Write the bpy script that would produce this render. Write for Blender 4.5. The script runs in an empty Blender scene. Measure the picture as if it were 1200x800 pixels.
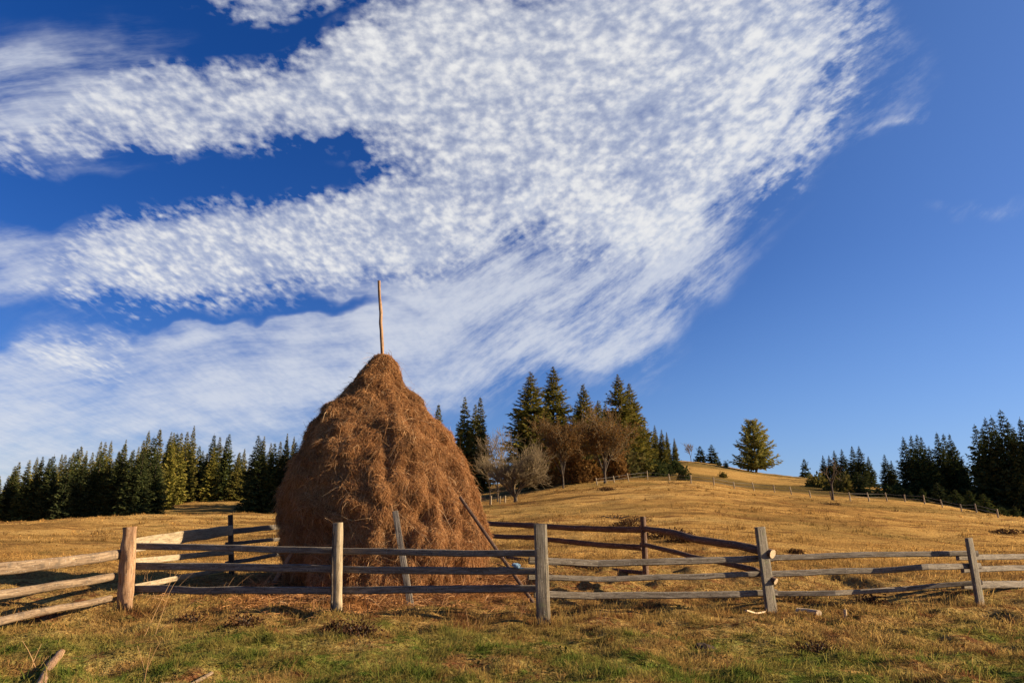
import bpy, math, numpy as np
from mathutils import Vector
R = math.radians
rng = np.random.default_rng(11)
SC = bpy.context.scene
COL = SC.collection

# ------------------------------------------------------------------ camera model
TH = R(14.7); CAM_Z = 1.35; F = 800.0
CT, ST = math.cos(TH), math.sin(TH)

def ray(px, py):
    cx = (px - 600) / F; cy = (400 - py) / F
    return np.array([cx, CT - cy * ST, ST + cy * CT])

def at(px, py, D):
    d = ray(px, py); s = D / d[1]
    return np.array([d[0] * s, D, CAM_Z + d[2] * s])

# ------------------------------------------------------------------ numpy noise
def _h(ix, iy, iz, seed):
    n = (ix.astype(np.int64) * 374761393 + iy.astype(np.int64) * 668265263 + iz.astype(np.int64) * 2147483647 + seed * 974634777) & 0xffffffff
    n = ((n ^ (n >> 13)) * 1274126177) & 0xffffffff
    n = ((n ^ (n >> 16)) * 2246822519) & 0xffffffff
    return ((n ^ (n >> 15)) & 0xffffff) / float(0xffffff)

def vn(x, y, z=None, seed=0):
    x = np.asarray(x, float); y = np.asarray(y, float)
    z = np.zeros_like(x) if z is None else np.asarray(z, float)
    x0 = np.floor(x); y0 = np.floor(y); z0 = np.floor(z)
    fx, fy, fz = x - x0, y - y0, z - z0
    fx, fy, fz = [f * f * f * (f * (f * 6 - 15) + 10) for f in (fx, fy, fz)]
    x0, y0, z0 = x0.astype(np.int64), y0.astype(np.int64), z0.astype(np.int64)
    def g(a, b, c): return _h(x0 + a, y0 + b, z0 + c, seed)
    l = lambda a, b, t: a + (b - a) * t
    return l(l(l(g(0,0,0), g(1,0,0), fx), l(g(0,1,0), g(1,1,0), fx), fy),
             l(l(g(0,0,1), g(1,0,1), fx), l(g(0,1,1), g(1,1,1), fx), fy), fz) * 2 - 1

def fbm(x, y, z=None, seed=0, oct=3):
    s = 0; a = 1.0; t = 0
    for k in range(oct):
        f = 2.03 ** k
        s = s + a * vn(np.asarray(x) * f + 3.1 * k, np.asarray(y) * f, None if z is None else np.asarray(z) * f, seed + k)
        t += a; a *= .5
    return s / t * 1.3

def sstep(a, b, x):
    t = np.clip((x - a) / (b - a), 0, 1); return t * t * (3 - 2 * t)

# ------------------------------------------------------------------ terrain
def pchip(x, y, xq):
    x = np.asarray(x, float); h = np.diff(x)
    d = np.diff(y, axis=0) / h[:, None]
    m = np.zeros_like(y)
    for i in range(1, len(x) - 1):
        w1 = 2 * h[i] + h[i-1]; w2 = h[i] + 2 * h[i-1]
        ok = d[i-1] * d[i] > 0
        m[i][ok] = (w1 + w2) / (w1 / d[i-1][ok] + w2 / d[i][ok])
    m[0] = d[0]; m[-1] = d[-1]
    i = np.clip(np.searchsorted(x, xq) - 1, 0, len(x) - 2)
    t = ((xq - x[i]) / h[i])[:, None]; hh = h[i][:, None]
    t2, t3 = t * t, t ** 3
    return (2*t3-3*t2+1)*y[i] + (t3-2*t2+t)*hh*m[i] + (-2*t3+3*t2)*y[i+1] + (t3-t2)*hh*m[i+1]

PXC = [0, 150, 325, 450, 575, 700, 800, 900, 1000, 1100, 1200]
ROWS = {  # distance: image rows where the ground lies at that distance
 16: [687,685,682,678,673,669,668,673,686,690,694],
 25: [661,658,654,650,644,637,636,644,657,665,671],
 40: [637,633,628,623,613,604,603,611,624,635,643],
 60: [620,615,610,606,598,586,581,590,603,614,624],
 75: [612,605,603,600,591,577,573,584,597,606,615],
 95: [620,612,610,598,585,567,565,578,589,596,607],
 110:[624,613,607,592,577,559,560,572,581,590,609],
 140:[626,600,592,584,572,552,548,562,574,585,612],
 170:[624,590,582,578,568,545,541,554,568,580,616],
 220:[628,602,592,585,572,550,547,560,575,588,622],
 400:[640,625,615,612,605,590,590,600,612,622,640]}
azc = np.array([math.atan((px - 600) / F * CT) for px in PXC])
def z_of(py, D):
    d = ray(600, py); return CAM_Z + D / d[1] * d[2]
rr = [0, 6, 10.5, 13]; zz = []
zz.append(np.zeros(11)); zz.append(np.zeros(11))
zz.append(np.array([0,0,0,0,-.01,-.03,-.01,0,-.03,-.08,-.1]))
zz.append(np.array([.02,.03,.03,.03,.03,.04,.04,.0,-.1,-.16,-.2]))
for D, pys in ROWS.items():
    rr.append(D)
    zz.append(np.array([z_of(py, D * math.cos(a)) for py, a in zip(pys, azc)]))
rr += [900, 3200]; zz += [np.full(11, -22.), np.full(11, -70.)]
ZT = np.array(zz)
mean = ZT.mean(axis=1, keepdims=True)
AZ = np.concatenate([[-math.pi, R(-75)], [R(-45)], azc, [R(45)], [R(75), math.pi]])
ZT = np.concatenate([mean, mean, ZT[:, :1], ZT, ZT[:, -1:] - .02 * np.array(rr)[:, None].clip(0, 100), mean, mean], axis=1)
_tq = np.linspace(math.log(5), math.log(3205), 500)
_aq = np.linspace(-math.pi, math.pi, 1441)
ZG = pchip(np.log(np.array(rr) + 5.0), ZT, _tq)
ZG = pchip(AZ, ZG.T, _aq).T
# soften the kinks the table leaves
_k = np.array([1,2,3,4,3,2,1.]); _k /= _k.sum()
ZG = np.apply_along_axis(lambda v: np.convolve(np.pad(v, 3, mode='edge'), _k, 'valid'), 1, ZG)
ZG = np.apply_along_axis(lambda v: np.convolve(np.pad(v, 3, mode='edge'), _k, 'valid'), 0, ZG)

def H(x, y, rough=True):
    x = np.asarray(x, float); y = np.asarray(y, float)
    r = np.hypot(x, y); a = np.arctan2(x, y)
    t = (np.log(r + 5) - _tq[0]) / (_tq[1] - _tq[0]); u = (a - _aq[0]) / (_aq[1] - _aq[0])
    i = np.clip(t.astype(int), 0, 498); j = np.clip(u.astype(int), 0, 1439)
    ft = np.clip(t - i, 0, 1); fu = np.clip(u - j, 0, 1)
    z = (ZG[i, j] * (1-ft) + ZG[i+1, j] * ft) * (1-fu) + (ZG[i, j+1] * (1-ft) + ZG[i+1, j+1] * ft) * fu
    if rough:
        near = 1 - sstep(18, 40, r)
        z = z + near * (.072 * vn(x*2.3, y*2.3, seed=3) + .05 * vn(x*.9, y*.9, seed=4) + .018 * vn(x*6, y*6, seed=5))
        far = sstep(14, 50, r)
        z = z + far * (.10 * vn(x*.45, y*.45, seed=6) + .16 * vn(x*.12, y*.16, seed=7) + .05 * vn(x*1.1, y*1.1, seed=8))
        z = z + sstep(60, 160, r) * (.35 * vn(x*.06, y*.06, seed=9))
    return z

def hit(px, py, lo=3., hi=300.):
    d = ray(px, py); s = np.linspace(lo, hi, 6000)
    X, Y, Z = d[0]*s, d[1]*s, CAM_Z + d[2]*s
    b = np.nonzero(Z < H(X, Y, False))[0]
    k = b[0] if len(b) else len(s) - 1
    return np.array([X[k], Y[k], float(H(X[k], Y[k]))])

# ------------------------------------------------------------------ mesh builder
class MB:
    def __init__(s): s.v = []; s.f = []; s.n = 0; s.t = []; s.w = []; s.m = []
    def add(s, v, faces, tint=None, wuv=None, mat=0):
        v = np.asarray(v, float).reshape(-1, 3)
        for f in (faces if isinstance(faces, list) else [faces]):
            f = np.asarray(f, int)
            if f.ndim == 1: f = f[None]
            s.f.append(f + s.n); s.m.append(np.full(len(f), mat, int))
        s.v.append(v); s.n += len(v)
        s.t.append(np.full(len(v), .5) if tint is None else np.broadcast_to(np.asarray(tint, float), (len(v),)))
        s.w.append(v if wuv is None else np.asarray(wuv, float))
        return s
    def mesh(s, name, mats, smooth=False):
        me = bpy.data.meshes.new(name)
        v = np.concatenate(s.v)
        me.vertices.add(len(v)); me.vertices.foreach_set('co', v.astype(np.float32).ravel())
        loops = np.concatenate([f.ravel() for f in s.f])
        tot = np.concatenate([np.full(len(f), f.shape[1]) for f in s.f])
        st = np.concatenate([[0], np.cumsum(tot)[:-1]])
        me.loops.add(len(loops)); me.loops.foreach_set('vertex_index', loops.astype(np.int32))
        me.polygons.add(len(tot)); me.polygons.foreach_set('loop_start', st.astype(np.int32))
        me.polygons.foreach_set('material_index', np.concatenate(s.m).astype(np.int32))
        a = me.attributes.new('tint', 'FLOAT', 'POINT'); a.data.foreach_set('value', np.concatenate(s.t).astype(np.float32))
        a = me.attributes.new('wuv', 'FLOAT_VECTOR', 'POINT'); a.data.foreach_set('vector', np.concatenate(s.w).astype(np.float32).ravel())
        me.update(calc_edges=True)
        me.polygons.foreach_set('use_smooth', np.full(len(tot), smooth))
        for m in (mats if isinstance(mats, list) else [mats]): me.materials.append(m)
        me.update()
        return me

def link(name, me, parent=None, loc=None):
    o = bpy.data.objects.new(name, me); COL.objects.link(o)
    if parent: o.parent = parent
    if loc is not None: o.location = loc
    return o
def tag(o, label=None, cat=None, group=None, kind=None):
    for k, v in (('label', label), ('category', cat), ('group', group), ('kind', kind)):
        if v: o[k] = v
    return o
def thing(name, label, cat, loc, group=None, rz=0):
    o = bpy.data.objects.new(name, None); COL.objects.link(o); o.location = loc; o.rotation_euler = (0, 0, rz)
    o.empty_display_size = .2
    return tag(o, label, cat, group)

def resample(P, step):
    P = np.asarray(P, float); L = np.concatenate([[0], np.cumsum(np.linalg.norm(np.diff(P, axis=0), axis=1))])
    n = max(2, int(L[-1] / step) + 1); q = np.linspace(0, L[-1], n)
    return np.stack([np.interp(q, L, P[:, k]) for k in range(3)], 1), q

def tube(mb, P, hw, hh, up=(0, 0, 1), n=2.2, seg=12, wob=.06, seed=0, step=.1, taper=1., bow=0., tint=.5, mat=0, capmat=None):
    """a log, rail or plank along P; hw, hh half sizes across and along `up`"""
    P, q = resample(P, step); m = len(P); L = q[-1]
    if bow: P = P + np.outer(np.interp(q, np.linspace(0, L, 7), np.r_[0, np.random.default_rng(seed).normal(0, bow, 5), 0]), up)
    T = np.gradient(P, axis=0); T /= np.linalg.norm(T, axis=1)[:, None]
    S = np.cross(T, np.asarray(up, float)); S /= np.linalg.norm(S, axis=1)[:, None]; U = np.cross(S, T)
    a = np.arange(seg) / seg * 2 * math.pi + .26
    c, s_ = np.cos(a), np.sin(a); r = (abs(c)**n + abs(s_)**n) ** (-1/n)
    tp = np.linspace(1, taper, m)
    A, Q = np.meshgrid(a, q)
    nz = 1 + wob * vn(np.cos(A)*1.3 + 7, np.sin(A)*1.3, Q*2.2, seed=seed+50) + wob*.7 * vn(np.cos(A)*2.2, np.sin(A)*2.2, Q*6, seed=seed+51)
    k = r[None] * nz * tp[:, None]
    ox = c[None] * k * hw; oy = s_[None] * k * hh
    V = P[:, None] + S[:, None] * ox[..., None] + U[:, None] * oy[..., None]
    w = np.stack([Q + seed * 3.7, ox, oy], -1)
    idx = np.arange(m * seg).reshape(m, seg); nx = np.roll(idx, -1, 1)
    quads = np.stack([idx[:-1], nx[:-1], nx[1:], idx[1:]], -1).reshape(-1, 4)
    mb.add(V.reshape(-1, 3), [quads[:, ::-1]], tint, w.reshape(-1, 3), mat)
    for e, rev in ((0, False), (m-1, True)):
        v = V[e]; f = np.arange(seg)
        mb.add(v, [f[::-1] if rev else f], tint, w[e] + 0, mat if capmat is None else capmat)
    return mb

# ------------------------------------------------------------------ materials
class NT:
    def __init__(s, tree): s.t = tree
    def n(s, typ, **kw):
        o = s.t.nodes.new('ShaderNode' + typ)
        for k, v in kw.items(): setattr(o, k, v)
        return o
    def l(s, a, b): s.t.links.new(a, b)
    def val(s, sock, v):
        if hasattr(v, 'is_output'): s.l(v, sock)
        elif v is not None: sock.default_value = v
    def math(s, op, a, b=None, c=None, clamp=False):
        o = s.n('Math', operation=op); o.use_clamp = clamp
        for i, v in enumerate((a, b, c)): s.val(o.inputs[i], v)
        return o.outputs[0]
    def vec(s, op, a, b=None):
        o = s.n('VectorMath', operation=op)
        s.val(o.inputs[0], a)
        if b is not None: s.val(o.inputs[3 if op == 'SCALE' else 1], b)
        return o.outputs[1] if op in ('LENGTH', 'DOT_PRODUCT') else o.outputs[0]
    def noise(s, vec, scale, detail=3, rough=.55, dist=0.):
        o = s.n('TexNoise'); s.l(vec, o.inputs['Vector'])
        o.inputs['Scale'].default_value = scale; o.inputs['Detail'].default_value = detail
        o.inputs['Roughness'].default_value = rough; o.inputs['Distortion'].default_value = dist
        return o.outputs[0]
    def scale(s, vec, xyz, loc=(0, 0, 0), rot=(0, 0, 0)):
        o = s.n('Mapping'); s.l(vec, o.inputs[0]); o.inputs[3].default_value = xyz; o.inputs[1].default_value = loc; o.inputs[2].default_value = rot
        return o.outputs[0]
    def ramp(s, fac, stops, interp='LINEAR'):
        o = s.n('ValToRGB'); s.l(fac, o.inputs[0]); e = o.color_ramp.elements; o.color_ramp.interpolation = interp
        while len(e) < len(stops): e.new(.5)
        for el, (p, c) in zip(e, stops): el.position = p; el.color = (*c, 1) if len(c) == 3 else c
        return o.outputs[0]
    def step(s, x, a, b):
        o = s.n('MapRange', interpolation_type='SMOOTHSTEP'); s.l(x, o.inputs[0]); o.inputs[1].default_value = a; o.inputs[2].default_value = b
        return o.outputs[0]
    def mix(s, f, a, b, mode='MIX'):
        o = s.n('Mix', data_type='RGBA', blend_type=mode); s.val(o.inputs[0], f)
        for i, v in ((6, a), (7, b)):
            if hasattr(v, 'is_output'): s.l(v, o.inputs[i])
            else: o.inputs[i].default_value = (*v, 1)
        return o.outputs[2]
    def attr(s, name):
        o = s.n('Attribute'); o.attribute_name = name; return o

def new_mat(name):
    m = bpy.data.materials.new(name); m.use_nodes = True; m.node_tree.nodes.clear()
    return m, NT(m.node_tree)
def finish(t, shader):
    o = t.n('OutputMaterial'); t.l(shader, o.inputs[0])
def principled(t, color, rough=.9, bump=None, strength=.5, dist=.01, spec=.2):
    p = t.n('BsdfPrincipled'); t.val(p.inputs['Base Color'], color if hasattr(color, 'is_output') else (*color, 1))
    p.inputs['Roughness'].default_value = rough; p.inputs['Specular IOR Level'].default_value = spec
    if bump is not None:
        b = t.n('Bump'); b.inputs['Strength'].default_value = strength; b.inputs['Distance'].default_value = dist
        t.l(bump, b.inputs['Height']); t.l(b.outputs[0], p.inputs['Normal'])
    return p.outputs[0]
def leafy(t, color, trans=.35, rough=.8):
    d = t.n('BsdfDiffuse'); t.l(color, d.inputs[0]); d.inputs[1].default_value = rough
    tr = t.n('BsdfTranslucent'); t.l(color, tr.inputs[0])
    m = t.n('MixShader'); m.inputs[0].default_value = trans; t.l(d.outputs[0], m.inputs[1]); t.l(tr.outputs[0], m.inputs[2])
    return m.outputs[0]

STACK = at(448, 600, 14.8); SX, SY = float(STACK[0]), 14.8
# shared colour of the meadow, by world position
MG = bpy.data.node_groups.new('meadow_colour', 'ShaderNodeTree')
MG.interface.new_socket('Color', in_out='OUTPUT', socket_type='NodeSocketColor')
g = NT(MG); gp = g.n('NewGeometry').outputs['Position']
sp = g.n('SeparateXYZ'); g.l(gp, sp.inputs[0])
flat = g.scale(gp, (1, 1, .2))
n1 = g.noise(flat, 1.1, 4, .6); n2 = g.noise(flat, .35, 3); n3 = g.noise(flat, 4.5, 3, .6)
streak = g.noise(g.scale(gp, (.05, .22, .1)), 1.0, 5, .62)
streak2 = g.noise(g.scale(gp, (.35, 1.3, .2), (3, 9, 0)), 1.0, 4, .6)
far = g.ramp(streak, [(.34, (.17, .105, .036)), (.44, (.33, .19, .06)), (.51, (.50, .295, .088)), (.62, (.60, .38, .125))])
far = g.mix(g.math('MULTIPLY', g.step(streak2, .52, .64), .85), far, (.20, .095, .036))
far = g.mix(g.math('MULTIPLY', g.step(n2, .55, .75), .4), far, (.20, .175, .05))
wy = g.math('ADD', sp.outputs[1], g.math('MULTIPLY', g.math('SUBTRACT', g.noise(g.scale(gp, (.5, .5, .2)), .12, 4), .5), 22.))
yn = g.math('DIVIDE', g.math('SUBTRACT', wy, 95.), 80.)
shade_bands = g.ramp(yn, [(.0, (.34, .21, .07)), (.06, (.06, .05, .02)), (.26, (.08, .068, .026)), (.34, (.44, .27, .085)), (.60, (.46, .285, .09)), (.66, (.11, .09, .034)), (.72, (.15, .12, .04)), (.80, (.45, .28, .09))])  # dark stops paint the terraces' shadow bands and olive rough grass into the ground
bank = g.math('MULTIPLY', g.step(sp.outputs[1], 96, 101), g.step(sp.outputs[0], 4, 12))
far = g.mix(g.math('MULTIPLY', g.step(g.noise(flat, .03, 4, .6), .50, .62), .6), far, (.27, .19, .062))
far = g.mix(g.math('MULTIPLY', bank, .7), far, shade_bands)
near = g.ramp(n1, [(.28, (.20, .105, .042)), (.42, (.34, .20, .068)), (.55, (.44, .285, .095)), (.72, (.32, .25, .075))])
n4 = g.noise(flat, 1.9, 5, .7)
near = g.mix(g.math('MULTIPLY', g.step(n4, .52, .62), .9), near, (.19, .075, .034))
near = g.mix(g.math('MULTIPLY', g.step(n3, .50, .68), .55), near, (.13, .13, .035))
yy = g.math('ADD', sp.outputs[1], g.math('MULTIPLY', g.math('SUBTRACT', n2, .5), 7.0))
yy = g.math('ADD', yy, g.math('MULTIPLY', g.math('SUBTRACT', n1, .5), 6.0))
n5 = g.noise(flat, .8, 5, .7)
gr = g.math('MULTIPLY', g.step(yy, 10.6, 7.4), g.step(n5, .41, .52))
green = g.mix(g.step(n3, .42, .6), (.085, .15, .022), (.27, .225, .055))
near = g.mix(g.math('MULTIPLY', gr, .85), near, green)
col = g.mix(g.step(sp.outputs[1], 11.5, 22), near, far)
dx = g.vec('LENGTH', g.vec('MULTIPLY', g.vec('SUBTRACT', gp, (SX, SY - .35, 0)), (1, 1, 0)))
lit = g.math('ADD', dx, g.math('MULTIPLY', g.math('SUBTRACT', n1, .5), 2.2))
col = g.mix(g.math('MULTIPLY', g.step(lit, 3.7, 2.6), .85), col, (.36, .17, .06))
o_ = g.n('Group') if False else g.t.nodes.new('NodeGroupOutput'); g.l(col, o_.inputs[0])

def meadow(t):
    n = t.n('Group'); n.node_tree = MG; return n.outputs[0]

M = {}
m, t = new_mat('soil_and_thatch'); M['ground'] = m
gp2 = t.n('NewGeometry').outputs['Position']
b1 = t.noise(gp2, 14, 4, .7); b2 = t.noise(t.scale(gp2, (.8, 2.5, 1)), 1.6, 5, .65)
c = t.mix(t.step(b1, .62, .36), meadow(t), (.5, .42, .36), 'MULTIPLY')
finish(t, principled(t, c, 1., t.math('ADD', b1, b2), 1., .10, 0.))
def grass_mat(name, tr):
    m, t = new_mat(name)
    ti = t.attr('tint').outputs['Fac']
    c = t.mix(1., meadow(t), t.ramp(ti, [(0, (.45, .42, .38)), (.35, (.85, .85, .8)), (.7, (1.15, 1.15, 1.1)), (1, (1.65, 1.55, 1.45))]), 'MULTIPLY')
    finish(t, leafy(t, c, tr)); return m
M['grass'] = grass_mat('grass_blades', .45)

m, t = new_mat('hay'); M['hay'] = m
ti = t.attr('tint').outputs['Fac']; hp = t.n('NewGeometry').outputs['Position']
hn = t.noise(hp, 2.2, 4, .6)
c = t.ramp(ti, [(0, (.12, .050, .022)), (.25, (.31, .150, .060)), (.6, (.48, .248, .098)), (.85, (.57, .325, .14)), (1, (.66, .45, .24))])
c = t.mix(t.math('MULTIPLY', t.step(hn, .42, .68), .75), c, t.mix(1., c, (.74, .66, .62), 'MULTIPLY'))
c = t.mix(t.math('MULTIPLY', t.step(t.noise(hp, 1.1, 4, .6), .52, .66), .5), c, t.mix(1., c, (.68, .80, 1.0), 'MULTIPLY'))
finish(t, leafy(t, c, .12))
m, t = new_mat('hay_core'); M['hay_core'] = m
hp = t.n('NewGeometry').outputs['Position']; hn = t.noise(t.scale(hp, (1, 1, .45)), 9, 5, .7)
finish(t, principled(t, t.ramp(hn, [(.3, (.11, .05, .02)), (.6, (.30, .15, .06))]), 1., hn, 1., .08, 0.))

def wood(name, dark, mid, pale, crack=.6, moss=None):
    m, t = new_mat(name); w = t.attr('wuv').outputs['Vector']
    gr = t.noise(t.scale(w, (3.2, 34, 34)), 1., 5, .7, .6); bl = t.noise(t.scale(w, (1.6, 5, 5)), 1., 3)
    fine = t.noise(t.scale(w, (2.6, 75, 75)), 1., 3, .6, .4)
    spot = t.noise(t.scale(w, (1, 1.3, 1.3)), 22, 3, .7)
    c = t.ramp(gr, [(.30, dark), (.48, mid), (.68, pale)])
    c = t.mix(t.math('MULTIPLY', t.step(bl, .5, .7), .55), c, t.mix(1., c, (.62, .58, .52), 'MULTIPLY'))
    c = t.mix(t.math('MULTIPLY', t.step(fine, .57, .66), crack), c, (.04, .03, .022))
    c = t.mix(t.math('MULTIPLY', t.step(spot, .58, .68), .75), c, t.mix(1., c, (.32, .28, .25), 'MULTIPLY'))
    c = t.mix(t.math('MULTIPLY', t.step(t.noise(t.scale(w, (1, 1.2, 1.2)), 38, 2, .6), .62, .68), .55), c, (.36, .33, .26))
    if moss: c = t.mix(t.math('MULTIPLY', t.step(t.noise(w, 7, 4, .6), .56, .66), .6), c, moss)
    h = t.math('ADD', t.math('MULTIPLY', gr, .6), t.math('MULTIPLY', fine, .5))
    finish(t, principled(t, c, .85, h, .9, .012, .15)); return m
M['grey'] = wood('weathered_wood', (.080, .064, .048), (.165, .136, .100), (.28, .235, .175), .7)
M['log'] = wood('barked_log', (.08, .052, .030), (.19, .13, .078), (.31, .22, .13), .7, (.075, .058, .042))
M['warm'] = wood('warm_log', (.13, .070, .034), (.29, .165, .085), (.43, .275, .15))
M['pale'] = wood('pale_board', (.20, .145, .085), (.31, .24, .145), (.42, .335, .215), .5)
M['plank'] = wood('grey_plank', (.10, .082, .058), (.19, .158, .112), (.29, .245, .175), .6, (.17, .17, .085))
M['brown'] = wood('brown_pole', (.055, .031, .020), (.11, .064, .040), (.175, .105, .064))
M['bark'] = wood('bark', (.03, .022, .016), (.075, .055, .038), (.13, .10, .07), .7)
M['twig'] = wood('bare_twig', (.10, .070, .036), (.175, .125, .062), (.26, .19, .10), 0.)
M['cut'] = wood('cut_end', (.40, .28, .15), (.52, .38, .22), (.62, .47, .30), .2)

def needles(name, stops, vari=.24, tr=.2):
    m, t = new_mat(name); ti = t.attr('tint').outputs['Fac']
    c = t.ramp(ti, stops); oi = t.n('ObjectInfo').outputs['Random']
    c = t.mix(oi, t.mix(1., c, (1-vari, 1-vari, 1-vari*.6), 'MULTIPLY'), t.mix(1., c, (1+vari*1.1, 1+vari, 1.), 'MULTIPLY'))
    finish(t, leafy(t, c, tr)); return m
M['spruce'] = needles('spruce_needles', [(0, (.045, .050, .014)), (.5, (.14, .135, .032)), (.85, (.25, .21, .05)), (1, (.33, .235, .07))])
M['dark_spruce'] = needles('dark_spruce_needles', [(0, (.018, .028, .014)), (.5, (.048, .064, .024)), (1, (.11, .11, .036))])
M['larch'] = needles('larch_needles', [(0, (.15, .155, .040)), (.5, (.32, .295, .07)), (1, (.45, .38, .10))], .1)
M['rust'] = needles('rusty_leaves', [(0, (.10, .05, .018)), (.5, (.24, .125, .038)), (1, (.38, .22, .065))], .2)
M['bush'] = needles('bush_leaves', [(0, (.055, .060, .016)), (.5, (.15, .135, .036)), (1, (.26, .19, .06))], .3)
M['weed'] = needles('dead_weed', [(0, (.03, .016, .010)), (.5, (.085, .042, .022)), (1, (.18, .095, .045))], .2)
def plain(name, col, rough=.9, sc=12):
    m, t = new_mat(name); n = t.noise(t.n('NewGeometry').outputs['Position'], sc, 4, .65)
    finish(t, principled(t, t.ramp(n, [(.3, tuple(k*.6 for k in col)), (.7, tuple(min(1, k*1.3) for k in col))]), rough, n, .8, .02)); return m
M['soil'] = plain('dark_soil', (.045, .028, .018), 1., 25)
M['plastic'] = plain('blue_plastic', (.16, .27, .38), .45, 20)
M['wire'] = plain('old_wire', (.16, .14, .12), .7)

# ------------------------------------------------------------------ ground sheet
rs = [0., .8, 1.6, 2.4, 3.2, 4.0, 4.6, 5.1]
while rs[-1] < 15.5: rs.append(rs[-1] + .065)
while rs[-1] < 3000: rs.append(rs[-1] * 1.0115)
rs = np.array(rs[1:])
az = np.radians(np.concatenate([np.arange(-180, -46, 4.), np.arange(-46, 46, .25), np.arange(46, 180, 4.)]))
A, Q = np.meshgrid(az, rs); X, Y = Q*np.sin(A), Q*np.cos(A)
V = np.stack([X, Y, H(X.ravel(), Y.ravel()).reshape(X.shape)], -1).reshape(-1, 3)
nr, na = A.shape; idx = np.arange(nr*na).reshape(nr, na); nx = np.roll(idx, -1, 1)
mb = MB(); mb.add(V, [np.stack([idx[:-1], idx[1:], nx[1:], nx[:-1]], -1).reshape(-1, 4), idx[0][::-1]])
tag(link('ground', mb.mesh('ground', M['ground'], True)), kind='structure')

# ------------------------------------------------------------------ grass
def blades(n, rlo, rhi, L, W, azmax=R(41), clump=1.6, seed=0, expo=1., keep=.35, lean=.5, skip=None):
    g = np.random.default_rng(seed)
    u = g.random(n); r = (rlo**expo + u*(rhi**expo - rlo**expo)) ** (1/expo)
    a = g.uniform(-azmax, azmax, n); x, y = r*np.sin(a), r*np.cos(a)
    cl = fbm(x*clump, y*clump, seed=seed+20, oct=2)
    k = g.random(n) < np.clip(keep + .75*cl + .25, .08, 1)
    if skip is not None: k &= ~skip(x, y)
    x, y, r, cl = x[k], y[k], r[k], cl[k]; n = len(x); z = H(x, y) - .01
    sc = np.interp(r, [rlo, rhi], [1, 1]) * g.lognormal(0, .35, n) * np.clip(1 + .8*cl, .45, 2)
    ll = L*sc; ww = W * g.uniform(.7, 1.4, n) * np.interp(r, [rlo, rhi], [1, (rhi/rlo)**.6])
    th = g.uniform(0, 2*math.pi, n); ld = fbm(x*.8, y*.8, seed=seed+40)*4 + g.normal(0, 1.2, n)
    le = np.abs(g.normal(lean, .35, n)).clip(.05, 1.5)
    d = np.stack([np.cos(ld)*np.sin(le), np.sin(ld)*np.sin(le), np.cos(le)], 1)
    s = np.stack([np.cos(th), np.sin(th), np.zeros(n)], 1)
    p = np.stack([x, y, z], 1)
    mid = p + d*ll[:, None]*.55; tip = p + d*ll[:, None]*.95; tip[:, :2] += d[:, :2]*ll[:, None]*.3; tip[:, 2] -= ll*.22*np.sin(le)
    hw = (s*ww[:, None])*.5
    V = np.stack([p-hw, p+hw, mid+hw*.8, mid-hw*.8, tip], 1)
    b = np.arange(n)*5
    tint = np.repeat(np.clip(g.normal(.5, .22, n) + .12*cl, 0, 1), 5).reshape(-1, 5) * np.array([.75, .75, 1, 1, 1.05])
    return V.reshape(-1, 3), [np.stack([b, b+1, b+2, b+3], 1), np.stack([b+3, b+2, b+4], 1)], np.clip(tint, 0, 1).ravel()

mb = MB()
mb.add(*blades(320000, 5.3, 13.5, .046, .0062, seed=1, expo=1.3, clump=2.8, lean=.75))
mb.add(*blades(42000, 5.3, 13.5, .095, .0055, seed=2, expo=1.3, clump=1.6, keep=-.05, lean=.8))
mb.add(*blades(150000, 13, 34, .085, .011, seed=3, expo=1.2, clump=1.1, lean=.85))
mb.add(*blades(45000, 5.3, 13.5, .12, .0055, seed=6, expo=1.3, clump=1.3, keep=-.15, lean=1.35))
tag(link('meadow_grass', mb.mesh('meadow_grass', M['grass'])), kind='stuff')
mb = MB()
mb.add(*blades(75000, 33, 100, .09, .035, seed=4, expo=1.1, clump=.5, lean=1.0))
def tufts(n, rlo, rhi, L, W, sp, k, seed):
    g = np.random.default_rng(seed); a = g.uniform(-R(40), R(40), n); q = (rlo + (rhi-rlo)*g.random(n)**1.3)
    x0, y0 = q*np.sin(a), q*np.cos(a); kp = vn(x0*.12, y0*.3, seed=seed) > -.1; x0, y0, q = x0[kp], y0[kp], q[kp]; m = len(x0)
    x = np.repeat(x0, k) + g.normal(0, sp, m*k); y = np.repeat(y0, k) + g.normal(0, sp, m*k); p = np.stack([x, y, H(x, y)-.01], 1)
    th = g.uniform(0, 6.28, m*k); le = np.abs(g.normal(.5, .4, m*k)); d = np.stack([np.cos(th)*np.sin(le), np.sin(th)*np.sin(le), np.cos(le)], 1)
    l = (np.repeat(L*g.uniform(.5, 1.5, m), k)*g.uniform(.5, 1.2, m*k))[:, None]; w = np.stack([-np.sin(th), np.cos(th), 0*th], 1)*(W*np.repeat(q/40, k))[:, None]
    V = np.stack([p-w, p+w, p+d*l*.6+w*.7, p+d*l*.6-w*.7, p+d*l-[0, 0, 1]*l*.12], 1); b = np.arange(m*k)*5
    return V.reshape(-1, 3), [np.stack([b, b+1, b+2, b+3], 1), np.stack([b+3, b+2, b+4], 1)], np.repeat(np.clip(np.repeat(g.normal(.28, .25, m), k) + g.normal(0, .1, m*k), 0, 1), 5)
mb.add(*tufts(2600, 18, 95, .20, .012, .11, 16, 44))
tag(link('field_grass', mb.mesh('field_grass', M['grass'])), kind='stuff')

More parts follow.
